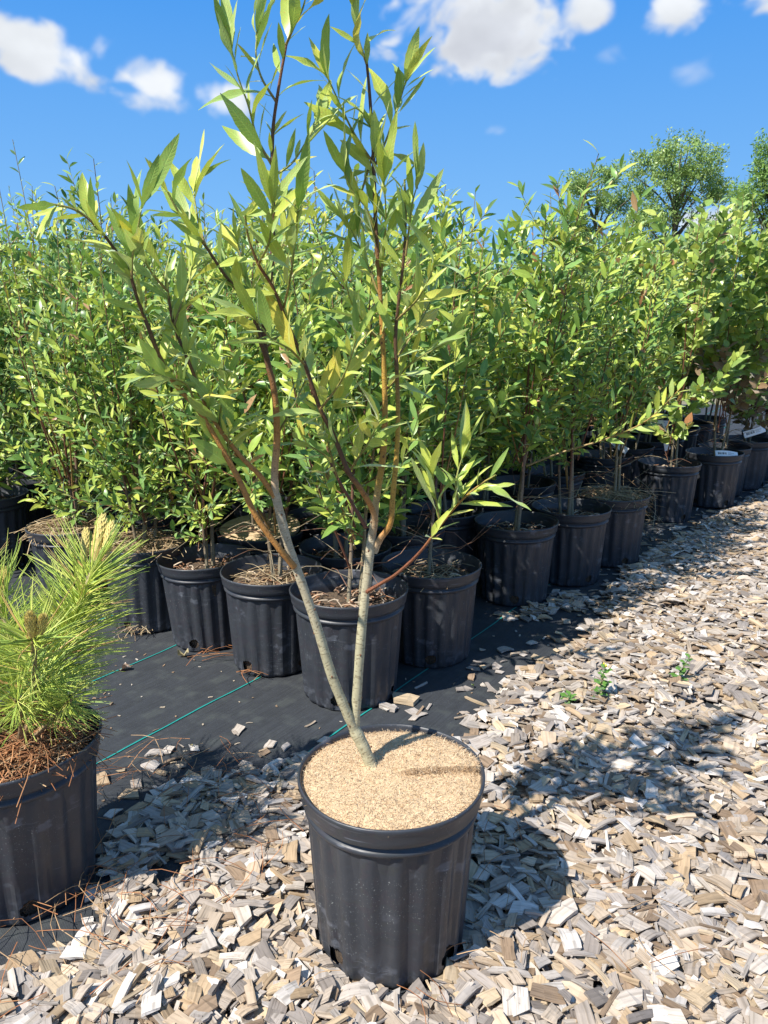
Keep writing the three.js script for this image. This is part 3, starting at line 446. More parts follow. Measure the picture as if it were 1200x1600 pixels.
// ---------------------------------------------------------------- the pine seedling
{
  const t = thing('potted_pine', 'small pine seedling with long yellow green needles in black pot at left edge', 'potted plant', pineAt);
  const pot = part('pot', potFine2, plastic, t); pot.rotation.y = 1.3; part('soil', soils[1], soilMat, t);
  const org = pineAt.clone().negate(), L3 = (list, z0, z1) => list.map(([x, y], i) => at(x, y, mix(z0, z1, i / (list.length - 1))).add(org));
  const bk = (u) => C(0.3, 0.2, 0.11).lerp(C(0.34, 0.28, 0.12), u);
  const r = rng(909), needles = [], rust = [], candleG = [];
  const shoots = [
    { p: [[40, 1160], [74, 1062], [91, 1030], [110, 989], [129, 934], [141, 895], [146, 875]], z: [1.3, 1.46], n: 560, from: 0.22, to: 0.95, tip: true, L: 0.125 },
    { p: [[36, 1165], [55, 1093], [54, 1040], [52, 1000], [50, 985]], z: [1.27, 1.2], to: 0.93, n: 210, from: 0.25, tip: true, L: 0.12 },
    { p: [[20, 1165], [27, 1060], [10, 980], [-4, 920]], z: [1.3, 1.42], n: 280, from: 0.25, tip: true, L: 0.12 },
    { p: [[30, 1165], [33, 1130], [30, 1105], [27, 1095]], z: [1.26, 1.17], n: 110, from: 0.4, L: 0.07 },
    { p: [[45, 1160], [80, 1125], [105, 1100], [110, 1088]], z: [1.27, 1.23], n: 150, from: 0.4, L: 0.075 },
    { p: [[10, 1165], [-30, 1060], [-50, 980], [-60, 900]], z: [1.3, 1.45], n: 280, from: 0.2, tip: true, L: 0.12 },
    { p: [[0, 1170], [-60, 1110], [-90, 1050]], z: [1.27, 1.25], n: 200, from: 0.3, L: 0.09 },
    { p: [[45, 1165], [70, 1080], [95, 1040], [100, 1020]], z: [1.32, 1.44], n: 200, from: 0.3, L: 0.09 }];
  for (const s of shoots) {
    const p = L3(s.p, s.z[0], s.z[1]), c = new THREE.CatmullRomCurve3(p, false, 'centripetal'), len = c.getLength();
    part('stem', tube(p, (u) => mix(0.0055, 0.0032, u), 18, 8, bk, 0.35), bark, t);
    for (let i = 0; i < s.n; i++) {
      const u = s.from + ((s.to ?? 1) - s.from) * r(), q = c.getPointAt(u), d = c.getTangentAt(u), out = perp(d, r() * 6.283), k = smooth(0.75, 1, u), dir = d.clone().multiplyScalar(mix(0.35, 0.7, k) + 0.4 * r()).addScaledVector(out, mix(1, 0.75, k)).add(V((r() - 0.5) * 0.3, -0.12 + 0.3 * r(), (r() - 0.5) * 0.3)).normalize(), L = s.L * (0.6 + 0.5 * r());
      const e = r(), col = e < 0.5 ? C(0.46, 0.55, 0.085) : e < 0.8 ? C(0.28, 0.4, 0.07) : e < 0.95 ? C(0.55, 0.58, 0.14) : C(0.56, 0.36, 0.12);
      needles.push([basis(q, dir, out.clone().add(V(0, 0.6, 0)), L, L, L), col]);
      if (r() < 0.6) { const d2 = dir.clone().add(V((r() - 0.5) * 0.12, (r() - 0.5) * 0.12, (r() - 0.5) * 0.12)).normalize(); needles.push([basis(q, d2, out.clone().add(V(0, 0.6, 0)), L, L * 0.97, L), col]); }
    }
    // brown bud scales along the old wood
    for (let i = 0; i < 60; i++) { const u = r(), q = c.getPointAt(u), d = c.getTangentAt(u), out = perp(d, r() * 6.283); rust.push([basis(q.addScaledVector(out, 0.003), d.clone().addScaledVector(out, 0.7), out, 0.06, 0.009, 0.06), r() < 0.4 ? C(0.5, 0.42, 0.3) : C(0.34, 0.17, 0.07)]); }
    if (s.tip) candleG.push([c.getPointAt(1), c.getTangentAt(1)]);
  }
  const ng = tube([V(0, 0, 0), V(0.006, 0.35, 0.01), V(0.012, 0.7, 0.0), V(0, 1, -0.05)], (u) => 0.0095 * (1 - 0.75 * u * u), 4, 4);
  const nm = new THREE.MeshPhysicalMaterial({ color: C(1, 1, 1), roughness: 0.55, side: THREE.DoubleSide });
  copies('needles', ng, nm, needles, t); copies('bud_scales', ng, plainVary, rust, t);
  // candles: the pale upright buds, covered with little scales
  const cm = new THREE.MeshStandardMaterial({ color: C(1, 1, 1), vertexColors: true, roughness: 0.7 });
  candleG.forEach(([p, d], ci) => {
    const set = ci === 0 ? [[0, 0.105, 0.0098, 0, 0], [2.1, 0.085, 0.0072, 0.2, 0.021], [4.9, 0.07, 0.0062, -0.2, 0.016]] : [[0, 0.05, 0.0075, 0, 0], [1.8, 0.042, 0.0058, 0.3, 0.014]];
    set.forEach(([a, L, R, lean, off], k) => {
      const ax = d.clone().add(V(ci === 0 ? 0.1 * (k === 2 ? -1 : 1) : lean, 0.5, 0)).normalize(), b = p.clone().add(V(k === 1 ? off : k === 2 ? -off : 0, k ? -0.004 : -0.008, 0.002 * k));
      const core = tube([b, b.clone().addScaledVector(ax, L * 0.5), b.clone().addScaledVector(ax, L)], (u) => R * (0.55 + 0.55 * Math.sin(Math.PI * Math.min(1, 0.2 + u * 0.62))) * (1 - 0.75 * smooth(0.82, 1, u)), 12, 9, (u) => C(0.4, 0.26, 0.1).lerp(C(0.46, 0.36, 0.11), smooth(0, 0.35, u)));
      const sc = [core.deleteAttribute('uv')]; const uv0 = null;
      for (let i = 0; i < 90; i++) { const u = Math.sqrt(i / 90), ang = i * 2.4, out = perp(ax, ang), q = b.clone().addScaledVector(ax, L * u * 0.97).addScaledVector(out, R * (0.55 + 0.5 * Math.sin(Math.PI * Math.min(1, 0.2 + u * 0.62))) * (1 - 0.7 * smooth(0.82, 1, u))); const k2 = 0.75 + 0.5 * r(), col = C(0.66 * k2, 0.55 * k2, 0.18 * k2).lerp(C(0.42, 0.26, 0.1), u < 0.3 ? 0.6 : 0.1); sc.push(tube([q, q.clone().addScaledVector(ax, 0.004).addScaledVector(out, 0.0012), q.clone().addScaledVector(ax, 0.008).addScaledVector(out, 0.0018)], (v) => 0.0013 * (1 - 0.7 * v), 2, 4, () => col).deleteAttribute('uv')); }
      part('bud', mergeGeometries(sc), cm, t);
    });
  });
  part('dead_needles', strawGeo(620, 71, 0.125, 0.12, 0.0008, 0.262, 0.05, rustTones, 0.55), strawMat, t, 'stuff');
  part('mulch', strawGeo(110, 72, 0.12, 0.05, 0.0022, 0.255, 0.012, [[0.4, 0.32, 0.24], [0.28, 0.2, 0.14], [0.5, 0.44, 0.36]], 0.15), strawMat, t, 'stuff');
}

// ---------------------------------------------------------------- the block of potted shrubs
const sets = {
  willow: { geos: [0, 1, 2, 3].map((i) => leafGeo({ w: 0.128 + 0.022 * (i % 2), n: 4, fold: [0.3, 0.15, 0.45, 0.25][i], curl: [0.12, 0.3, 0.0, 0.2][i], twist: [0, 0.3, -0.4, 0.2][i], belly: 0.46, stalk: 0.1 })), cols: [[0.43, 0.6, 0.09], [0.24, 0.42, 0.07], [0.56, 0.7, 0.11], [0.25, 0.46, 0.11], [0.6, 0.68, 0.1], [0.11, 0.24, 0.045]], L: 0.053 },
  broad: { geos: [0, 1, 2, 3].map((i) => leafGeo({ w: 0.27 + 0.04 * (i % 2), n: 4, fold: [0.2, 0.1, 0.35, 0.25][i], curl: [0.12, 0.28, 0.05, 0.2][i], twist: [0, 0.3, -0.3, 0.2][i], belly: 0.4, stalk: 0.22 })), cols: [[0.4, 0.56, 0.1], [0.27, 0.43, 0.08], [0.5, 0.63, 0.11], [0.58, 0.66, 0.14], [0.38, 0.55, 0.12], [0.17, 0.3, 0.06]], L: 0.06 },
};
for (const k in sets) sets[k].cols = sets[k].cols.map((c) => C(...c));
const oddCols = [C(0.6, 0.52, 0.07), C(0.45, 0.2, 0.08), C(0.5, 0.3, 0.14)], driedCols = [C(0.42, 0.28, 0.17), C(0.32, 0.2, 0.11), C(0.5, 0.37, 0.24)];
function shrub(o, seed, { height = 1.1, stems = 2, kind = 'willow', lean = V(0, 0, 0), low = 0.2, full = 1, partsMax = 0, dried = 0, spread = 1, level = 0.25, red = 0.5 }) {
  const r = rng(seed), S = sets[kind], leaves = [], tw = [], size = 0.82 + 0.4 * r(), tone = r(), warm = C(mix(0.6, 1.2, tone), mix(0.72, 1.1, tone), mix(1.1, 0.85, tone));
  const base = o.position;
  const addLeaf = (p, d, n, L, h) => {
    const e = r(); let col = e < 0.028 ? oddCols[Math.floor(r() * 3)] : S.cols[Math.floor(r() * S.cols.length)];
    if (e >= 0.028 && !partsMax) col = col.clone().multiply(warm); else if (e < 0.028 && h < 0.8 && e > 0.014) col = S.cols[0];
    L *= size;
    if (dried && h < 0.42 && r() < dried) col = driedCols[Math.floor(r() * 3)];
    leaves.push({ m: basis(p, d, n, L * (0.85 + 0.35 * r()), L, L), p, L, g: Math.floor(r() * 4), col, facing: 0 });
  };
  for (let s = 0; s < stems; s++) {
    const H = height * (s ? 0.72 + 0.3 * r() : 1), a0 = r() * 6.28, off = s ? 0.025 + 0.02 * r() : 0.008, dx = (r() - 0.5) * 0.3 * spread + lean.x + Math.cos(a0) * 0.1 * (s ? 1 : 0.3) * spread, dz = (r() - 0.5) * 0.3 * spread + lean.z + Math.sin(a0) * 0.1 * (s ? 1 : 0.3) * spread;
    const pts = []; for (let i = 0; i <= 5; i++) { const u = i / 5; pts.push(V(Math.cos(a0) * off + dx * u * (0.5 + 0.5 * u) + (i ? (r() - 0.5) * 0.03 : 0), level - 0.01 + H * u, Math.sin(a0) * off + dz * u * (0.5 + 0.5 * u) + (i ? (r() - 0.5) * 0.03 : 0))); }
    const c = new THREE.CatmullRomCurve3(pts, false, 'centripetal'), r0 = 0.0062 + 0.003 * r();
    const low0 = C(0.3, 0.27, 0.18), mid0 = red > r() ? C(0.15, 0.055, 0.03) : C(0.24, 0.16, 0.06), top0 = C(0.2, 0.1, 0.04);
    part('stem', tube(pts, (u) => mix(r0, 0.0012, Math.pow(u, 0.8)), 16, 7, (u) => u < 0.35 ? low0.clone().lerp(mid0, u / 0.35) : mid0.clone().lerp(top0, (u - 0.35) / 0.65), 0.12), bark, o);
    // leaves straight on the leader, near its top
    for (let u = 0.6; u < 1.0; u += 0.019) { const p = c.getPointAt(Math.min(1, u)), d = c.getTangentAt(Math.min(1, u)), out = perp(d, u * 140), dir = d.clone().multiplyScalar(0.7).addScaledVector(out, 0.8).normalize(); addLeaf(p, dir, d.clone().addScaledVector(out, -0.3).add(V((r() - 0.5), 0.3, 0.3 + (r() - 0.5))), S.L * (0.7 + 0.5 * r()), u); }
    const nb = Math.round(27 * full);
    for (let b = 0; b < nb; b++) {
      const u = low + ((b % 7 ? 0.86 : 0.95) - low) * (b + r()) / nb, p = c.getPointAt(u), d = c.getTangentAt(u), out = perp(d, b * 2.4 + r()), Lb = (0.14 + 0.26 * r()) * mix(1.1, 0.5, u) * spread, up = (0.2 + 0.4 * smooth(0.1, 0.4, u)) + 0.5 * r();
      const e = p.clone().addScaledVector(out, Lb * 0.85).add(V(0, Lb * up, 0)), mpt = p.clone().addScaledVector(out, Lb * 0.5).add(V((r() - 0.5) * 0.03, Lb * up * 0.35, (r() - 0.5) * 0.03)), bc = new THREE.CatmullRomCurve3([p, mpt, e]);
      const tc = r() < 0.5 ? C(0.24, 0.1, 0.04) : C(0.28, 0.26, 0.09);
      tw.push(tube([p, mpt, e], (v) => mix(0.0021, 0.0008, v), 5, 4, () => tc));
      const n = Math.max(3, Math.round(Lb / 0.0108));
      for (let k = 0; k < n; k++) { const v = (k + 0.4 + 0.5 * r()) / n, q = bc.getPointAt(clamp(v)), bd = bc.getTangentAt(clamp(v)), o2 = perp(bd, k * 2.4 + b), dir = bd.clone().multiplyScalar(0.75).addScaledVector(o2, 0.75).add(V(0, 0.12, 0)).normalize(); addLeaf(q, dir, SUN.clone().add(V((r() - 0.5) * 1.9, 0.2 + (r() - 0.5) * 1.4, (r() - 0.5) * 1.9)), S.L * (0.65 + 0.6 * r()), u); }
    }
  }
  // long reddish shoots that stand out of the foliage, bare below and leafy at the tip
  for (let q = 0; q < (partsMax ? 4 : 1); q++) {
    const a = partsMax ? Math.atan2(-base.z, -base.x) + (r() - 0.5) * 2.6 : r() * 6.28, o1 = 0.1 + 0.12 * r(), hh = height * (0.72 + 0.38 * r()), p0 = V((r() - 0.5) * 0.05, level + 0.08 + 0.2 * r(), (r() - 0.5) * 0.05), p2 = V(Math.cos(a) * o1 * 1.2, level + hh, Math.sin(a) * o1 * 1.2), p1 = V(Math.cos(a) * o1 * 0.75, mix(p0.y, p2.y, 0.45), Math.sin(a) * o1 * 0.75), bc = new THREE.CatmullRomCurve3([p0, p1, p2], false, 'centripetal');
    const tc = r() < 0.6 ? C(0.2, 0.075, 0.04) : C(0.34, 0.2, 0.06), tc2 = C(0.32, 0.24, 0.08);
    tw.push(tube([p0, p1, p2], (v) => mix(0.0034, 0.001, v), 12, 6, (v) => tc.clone().lerp(tc2, smooth(0.6, 1, v))));
    for (let k = 0; k < 26; k++) { const v = 0.45 + 0.55 * (k + r() * 0.5) / 26, d = bc.getTangent(v), o2 = perp(d, k * 2.4), dir = d.clone().multiplyScalar(0.75).addScaledVector(o2, 0.75).normalize(); addLeaf(bc.getPoint(v), dir, SUN.clone().add(V((r() - 0.5) * 1.6, (r() - 0.5), (r() - 0.5) * 1.6)), S.L * mix(1.15, 0.7, v) * (0.8 + 0.4 * r()), 0.9); }
  }
  // dry twigs and leafless side shoots low on the plant
  if (partsMax) for (let q = 0; q < 12; q++) { const a = r() * 6.28, l = 0.08 + 0.14 * r(), p0 = V((r() - 0.5) * 0.04, level + 0.04 + 0.16 * r(), (r() - 0.5) * 0.04), tc = r() < 0.5 ? C(0.4, 0.32, 0.2) : C(0.24, 0.12, 0.07); tw.push(tube([p0, p0.clone().add(V(Math.cos(a) * l * 0.5, l * 0.35 * r(), Math.sin(a) * l * 0.5)), p0.clone().add(V(Math.cos(a) * l, l * (0.7 * r() - 0.1), Math.sin(a) * l))], (v) => mix(0.0016, 0.0006, v), 5, 4, () => tc)); }
  if (tw.length) part('twigs', mergeGeometries(tw), bark, o, 'stuff');
  const toEye = V(-base.x, 0, -base.z).normalize();
  for (const l of leaves) l.near = l.p.dot(toEye) + 0.08 * r();
  leaves.sort((a, b) => b.near - a.near);
  for (const l of leaves.slice(0, partsMax)) { const q = part('leaf', S.geos[l.g], leafMat(l.col), o); l.m.decompose(q.position, q.quaternion, q.scale); }
  const rest = leaves.slice(partsMax);
  copies('foliage', S.geos[0], leafMat(C(1, 1, 1)), rest.filter((_, i) => i % 2).map((l) => [l.m, l.col]), o);
  if (rest.length > 1) copies('foliage_001', S.geos[1], leafMat(C(1, 1, 1)), rest.filter((_, i) => !(i % 2)).map((l) => [l.m, l.col]), o);
}
function mulch(o, seed, n, tones) { const g = strawGeo(n, seed, 0.12, 0.032, 0.0024, 0.256, 0.01, tones, 0.3); part('mulch', g, strawMat, o, 'stuff'); }
const mulchTones = [[0.34, 0.24, 0.16], [0.24, 0.12, 0.06], [0.44, 0.35, 0.26], [0.18, 0.1, 0.06]];
// white plant tags with a few printed marks
const tagMap = (() => { const c = document.createElement('canvas'); c.width = 256; c.height = 96; const g = c.getContext('2d'); g.fillStyle = '#f4f4f2'; g.fillRect(0, 0, 256, 96); g.fillStyle = '#333'; const r = rng(3); for (let i = 0, x = 26; i < 20; i++) { const w = 1 + Math.floor(r() * 4); g.fillRect(x, 30, w, 34); x += w + 1 + Math.floor(r() * 3); } g.fillStyle = '#555'; for (let i = 0; i < 4; i++) g.fillRect(130, 26 + i * 12, 40 + r() * 60, 3); const t = new THREE.CanvasTexture(c); t.colorSpace = THREE.SRGBColorSpace; return t; })();
const tagMat = new THREE.MeshStandardMaterial({ map: tagMap, roughness: 0.5, side: THREE.DoubleSide });
function tagOn(o, x, y, z, len, wid, yaw, roll, pitch = 0) {
  const g = new THREE.BoxGeometry(len, wid, 0.0008, 8, 1, 1), p = g.attributes.position; for (let i = 0; i < p.count; i++) p.setZ(i, p.getZ(i) - 0.3 * p.getX(i) ** 2 / len); g.computeVertexNormals();
  const q = part('plant_tag', g, tagMat, o); q.position.set(x, y, z); q.rotation.set(pitch, yaw, roll, 'YXZ'); return q;
}
const front = {
  B: ['leafy shrub in the black pot directly behind the nearest willow pot', { height: 0.95, stems: 2, low: 0.2, full: 0.8, partsMax: 160 }, 'mulch'],
  C: ['upright shrub in straw topped pot, just right of the one behind the nearest willow', { height: 1.08, stems: 1, low: 0.3, full: 1.5, partsMax: 170 }, 'thin'],
  D: ['shrub with one pale leaning stem, in the dappled black pot mid right row', { height: 1.3, stems: 2, low: 0.26, full: 1.1, lean: V(0.08, 0, 0), partsMax: 170 }, 'mulch'],
  D2: ['shrub with forked olive stems, in the pot just right of the dappled pot', { height: 1.1, stems: 3, low: 0.25, full: 0.85, partsMax: 150 }, 'mulch'],
  D3: ['shrub in straw topped black pot, last before the gap in the right row', { height: 1.15, stems: 2, low: 0.26, full: 0.95, partsMax: 150 }, 'straw'],
  E: ['shrub with broad leaves low over its rim, in the pot just past the row gap', { height: 1.32, stems: 2, kind: 'broad', low: 0.12, full: 0.7, partsMax: 130 }, 'mulch'],
  E2: ['shrub in black pot with white tag lying on its rim, second past the gap', { height: 1.36, stems: 2, kind: 'broad', low: 0.25, dried: 0.45, partsMax: 110 }, 'mulch'],
  E2b: ['shrub in slim black pot squeezed between two tagged pots of the right row', { height: 1.3, stems: 1, kind: 'broad', low: 0.3, dried: 0.5, partsMax: 70 }, 'mulch'],
  E3: ['shrub with brown withered lower leaves and white barcode tag near the right edge', { height: 1.36, stems: 2, kind: 'broad', low: 0.12, dried: 0.55, partsMax: 110 }, 'mulch'],
  E4: ['shrub with brown withered leaves in the black pot cut by the right edge', { height: 1.34, stems: 2, kind: 'broad', low: 0.12, dried: 0.55, partsMax: 90 }, 'mulch'],
  G: ['low shrub with thin green stems, just left of the pot behind the nearest willow', { height: 0.9, stems: 2, low: 0.25, full: 0.9, partsMax: 170, lean: V(-0.05, 0, 0) }, 'thin'],
  F: ['glossy shrub with leaves down to the rim of the leaning black pot', { height: 0.98, stems: 3, low: 0.1, full: 0.6, partsMax: 170 }, 'mulch'],
  H: ['shrub with one pale trunk in straw filled black pot behind the pine tip', { height: 1.0, stems: 3, low: 0.1, full: 1, partsMax: 170, lean: V(-0.03, 0, 0) }, 'straw'],
  J: ['shrub in straw topped black pot behind the pine needles on the left', { height: 1.08, stems: 3, low: 0.06, full: 1, partsMax: 150 }, 'straw'],
  I: ['shrub in the deeply shaded black pot at the far left edge', { height: 1.1, stems: 3, low: 0.04, full: 1, partsMax: 120 }, 'mulch'],
};
const PLANTS = 'black potted shrubs in the nursery block';
frontSpots.forEach(([k, x, z, s], i) => {
  const [label, o, top] = front[k], t = thing('potted_shrub', label, 'potted plant', V(x, 0, -z), PLANTS);
  const p = addPot(t, i % 2 ? potFine : potFine2, i * 1.7 + 0.6, i); t.scale.setScalar(s); if (k === 'F') { t.rotation.z = 0.03; }
  shrub(t, 1000 + i * 31, o);
  if (k === 'D') {       // a long shoot reaching out low over the next pots
    const pts = [[822, 728, 2.85], [880, 706, 2.82], [958, 682, 2.76], [1012, 656, 2.7], [1064, 606, 2.66]].map(([a, b, c]) => at(a, b, c).sub(t.position)), bc = new THREE.CatmullRomCurve3(pts, false, 'centripetal'), q = rng(5);
    part('branch', tube(pts, (u) => mix(0.0042, 0.0015, u), 20, 7, (u) => C(0.4, 0.3, 0.13).lerp(C(0.42, 0.24, 0.06), u), 0.12), bark, t);
    for (let m = 0; m < 26; m++) { const u = 0.42 + 0.58 * m / 26, d = bc.getTangentAt(u), out = perp(d, m * 2.4), dir = d.clone().multiplyScalar(0.6).addScaledVector(out, 0.7).add(V(0, 0.3, 0)).normalize(), L = 0.05 + 0.04 * q(), o2 = part('leaf', sets.willow.geos[m % 4], leafMat(willowGreens[m % 6]), t); basis(bc.getPointAt(u), dir, SUN.clone().add(V(q() - 0.5, q() - 0.5, q() - 0.5)), L, L, L).decompose(o2.position, o2.quaternion, o2.scale); }
  }
  if (top === 'mulch') mulch(t, 300 + i, 90, mulchTones);
  if (top === 'thin') { part('straw', strawThin[i % 2], strawMat, t, 'stuff'); mulch(t, 300 + i, 60, mulchTones); }
  if (top === 'straw') part('straw', strawThick, strawMat, t, 'stuff').rotation.y = i;
  if (k === 'E2') { tagOn(t, 0.03, 0.305, 0.1, 0.13, 0.035, 0.15, -0.12, -0.6); }
  if (k === 'E3') { tagOn(t, 0.0, 0.36, 0.11, 0.14, 0.04, 0.1, 0.28, -0.2); }
  if (k === 'E') { tagOn(t, 0.0, 0.42, -0.1, 0.17, 0.034, 0.2, -1.2); }
});
{
  const spots = frontSpots.map((s) => [s[1], s[2]]), r = rng(66), U = [0.6, 0.8], W = [-0.82, 0.57], list = [];
  for (let j = 1; j < 12; j++) for (let i = 1; i < 15; i++) list.push([-0.079 + 0.325 * i * U[0] + 0.315 * j * W[0], 2.085 + 0.325 * i * U[1] + 0.315 * j * W[1], j, i]);
  list.unshift([-0.43, 2.74, 1, 0], [0.245, 2.79, 0, 0], [1.2, 4.3, 0, 1]);
  let n = 0;
  for (const [x0, z0, j, i] of list) {
    const x = x0 + (r() - 0.5) * 0.03, z = z0 + (r() - 0.5) * 0.03, h = r(), tag = r();
    if (Math.abs(x) > z * 0.52 + 0.25 || z > 7 || j > 11 || (j > 7 && i > 6)) continue;
    if (spots.some(([a, b]) => Math.hypot(a - x, b - z) < 0.295)) continue;
    spots.push([x, z]); n++;
    const coir = n === 1;
    const label = coir ? 'shrub in the black pot covered with a sunlit tan coir disc, in the second row' : j === 0 && i === 0 ? 'shrub in the dark shaded pot set back left of the dappled pot' : j === 0 ? 'shrub in the shaded pot peeping out behind the gap in the right row' : (x > 0.27 * z ? 'leafy shrub crowded inside the block behind the right row of black pots' : x < -0.12 * z ? 'leafy shrub crowded inside the block behind the left row of black pots' : 'leafy shrub crowded inside the block behind the corner pots');
    const t = thing('potted_shrub', label, 'potted plant', V(x, 0, -z), coir || j === 0 ? PLANTS : (x > 0.27 * z ? 'shrubs inside the block behind the right row' : x < -0.12 * z ? 'shrubs inside the block behind the left row' : 'shrubs inside the block behind the corner'));
    addPot(t, potCoarse, n * 1.3, n);
    const right = x > 0.27 * z, deep = j >= 2;
    shrub(t, 5000 + n * 17, { height: (right ? 1.1 : 0.96) + 0.36 * h + Math.min(0.1, 0.02 * j), stems: 2 + (n % 2), kind: x > 0.3 * z + 0.12 * (h - 0.5) && z > 3.3 ? 'broad' : 'willow', low: coir ? 0.42 : right ? 0.22 : 0.1, full: deep ? 0.9 : 1.05, dried: right && z > 4.2 ? 0.25 : 0, red: 0.6 });
    if (coir) { const g = new THREE.CylinderGeometry(0.142, 0.14, 0.014, 48, 1).toNonIndexed(); const cm = new THREE.MeshStandardMaterial({ color: C(0.62, 0.46, 0.28), map: grainMap, bumpMap: soilMap, bumpScale: 0.01, roughness: 0.95 }); const q = part('coir_disc', g, cm, t); q.position.y = 0.302; q.rotation.set(0.1, 0, 0.03); }
    else if (j <= 2) mulch(t, 700 + n, 50, mulchTones);
    if (right && tag < 0.45 && z > 4) tagOn(t, 0.05, 0.36 + 0.2 * tag, 0.11, 0.1, 0.035, tag * 3 - 0.6, tag * 2 - 0.6);
  }
  console.log('shrubs behind', n);
}

// ---------------------------------------------------------------- loose things on the ground
{
  const drop = (name, label, cat, geo, mat, px, py, turn, lift, scale = 1, group) => { const p = onGround(px, py), o = shade(new THREE.Mesh(geo, mat)); o.name = numbered(name); o.position.set(p.x, fabricHeight(p.x, p.z) + lift, p.z); o.rotation.y = turn; o.scale.setScalar(scale); o.userData = { label, category: cat }; if (group) o.userData.group = group; scene.add(o); return o; };
  const G = 'stray wood chips on the black fabric';
  drop('stray_chip', 'largest stray wood chip on the fabric, pale and split, behind the nearest pot', 'wood chip', chipGeo(71, 0.06, 0.036, 0.014), chipMats[2], 632, 1098, 1.25, 0.008, 1.1, G);
  drop('stray_chip', 'blocky greyish chip leaning on the large split chip behind the nearest pot', 'wood chip', chipGeo(72, 0.05, 0.022, 0.012), chipMats[9], 606, 1108, 0.95, 0.008, 1, G);
  drop('stray_chip', 'small grey chip lying alone left of the nearest pot by the teal line', 'wood chip', chipGeo(73, 0.026, 0.016, 0.004), chipMats[9], 447, 1169, -0.5, 0.004, 1, G);
  drop('stray_chip', 'thin brown sliver of wood on the fabric in the pine shadow', 'wood chip', chipGeo(74, 0.022, 0.006, 0.003), chipMats[5], 411, 1174, -0.9, 0.004, 1, G);
  drop('stray_chip', 'tiny round pale chip beside the curled green leaf on the fabric', 'wood chip', chipGeo(75, 0.014, 0.011, 0.004), chipMats[4], 754, 1073, 0.3, 0.004, 1, G);
  drop('stray_chip', 'long pale chip on the shaded fabric left of the chip bed edge', 'wood chip', chipGeo(76, 0.06, 0.014, 0.005), chipMats[0], 812, 1022, -1.2, 0.005, 1, G);
  const lg = leafGeo({ w: 0.12, n: 8, fold: 0.5, curl: 0.6, stalk: 0.06 }); lg.rotateX(-Math.PI / 2);
  drop('fallen_leaf', 'curled bright green leaf lying on the fabric right of the rear pot', 'leaf', lg, leafMat(C(0.3, 0.48, 0.03)), 737, 1078, -0.3, 0.014, 0.03);
  drop('fallen_leaf', 'tiny yellow leaf lying in the pine shadow on the fabric', 'leaf', lg, leafMat(C(0.5, 0.42, 0.08)), 301, 1172, 0.6, 0.012, 0.022);
  drop('fallen_leaf', 'crumpled dry brown leaf on the fabric beside the upper teal line', 'leaf', leafGeo({ w: 0.3, n: 8, fold: 0.7, curl: 0.5, wave: 1.2 }).rotateX(-Math.PI / 2), leafMat(C(0.26, 0.17, 0.12)), 203, 1047, 1.4, 0.012, 0.045);
  drop('fallen_leaf', 'pale crumpled leaf at the foot of the leaning pot', 'leaf', leafGeo({ w: 0.34, n: 8, fold: 0.8, curl: 0.6, wave: 1.4 }).rotateX(-Math.PI / 2), leafMat(C(0.5, 0.42, 0.22)), 288, 1030, 0.4, 0.016, 0.05);
  const wisp = (px, py, n, seed, R, len, th, tones, name, label, cat, yr = 0.03, droop = 0.3, y0 = 0.006) => { const p = onGround(px, py), o = shade(new THREE.Mesh(strawGeo(n, seed, R, len, th, y0, yr, tones, droop), strawMat)); o.name = numbered(name); o.position.copy(p); o.userData = { label, category: cat }; scene.add(o); return o; };
  wisp(212, 990, 46, 81, 0.05, 0.07, 0.0009, strawTones, 'dry_roots', 'tangle of dry pale roots at the foot of the straw filled pot', 'roots', 0.025);
  wisp(985, 850, 40, 82, 0.06, 0.22, 0.001, strawTones, 'dry_grass', 'bunch of dry grass hanging down in the gap of the right pot row', 'dry grass', 0.22, 1.0, 0.03);
  wisp(330, 1030, 10, 83, 0.06, 0.09, 0.0009, rustTones, 'dry_twigs', 'thin reddish twigs at the foot of the leaning pot', 'twigs', 0.012, 0.1);
  wisp(400, 1058, 8, 84, 0.03, 0.06, 0.0012, rustTones, 'dry_twigs', 'few dry twigs before the pot left of the rear middle one', 'twigs', 0.012, 0.15);
  const nd = wisp(230, 1300, 110, 85, 0.3, 0.12, 0.0007, rustTones, 'fallen_needles', 'rusty pine needles scattered over the chips right of the pine pot', 'pine needles', 0.03, 0.15, 0.012); nd.userData.kind = 'stuff';
  const nd2 = wisp(80, 1500, 40, 86, 0.22, 0.12, 0.0007, rustTones, 'fallen_needles', 'rusty pine needles strewn before the pine pot', 'pine needles', 0.02, 0.12, 0.012); nd2.userData.kind = 'stuff';
  const nd3 = wisp(760, 1470, 35, 87, 0.32, 0.11, 0.0007, rustTones, 'fallen_needles', 'few rusty pine needles on the chips around the nearest pot', 'pine needles', 0.015, 0.12, 0.03); nd3.userData.kind = 'stuff';
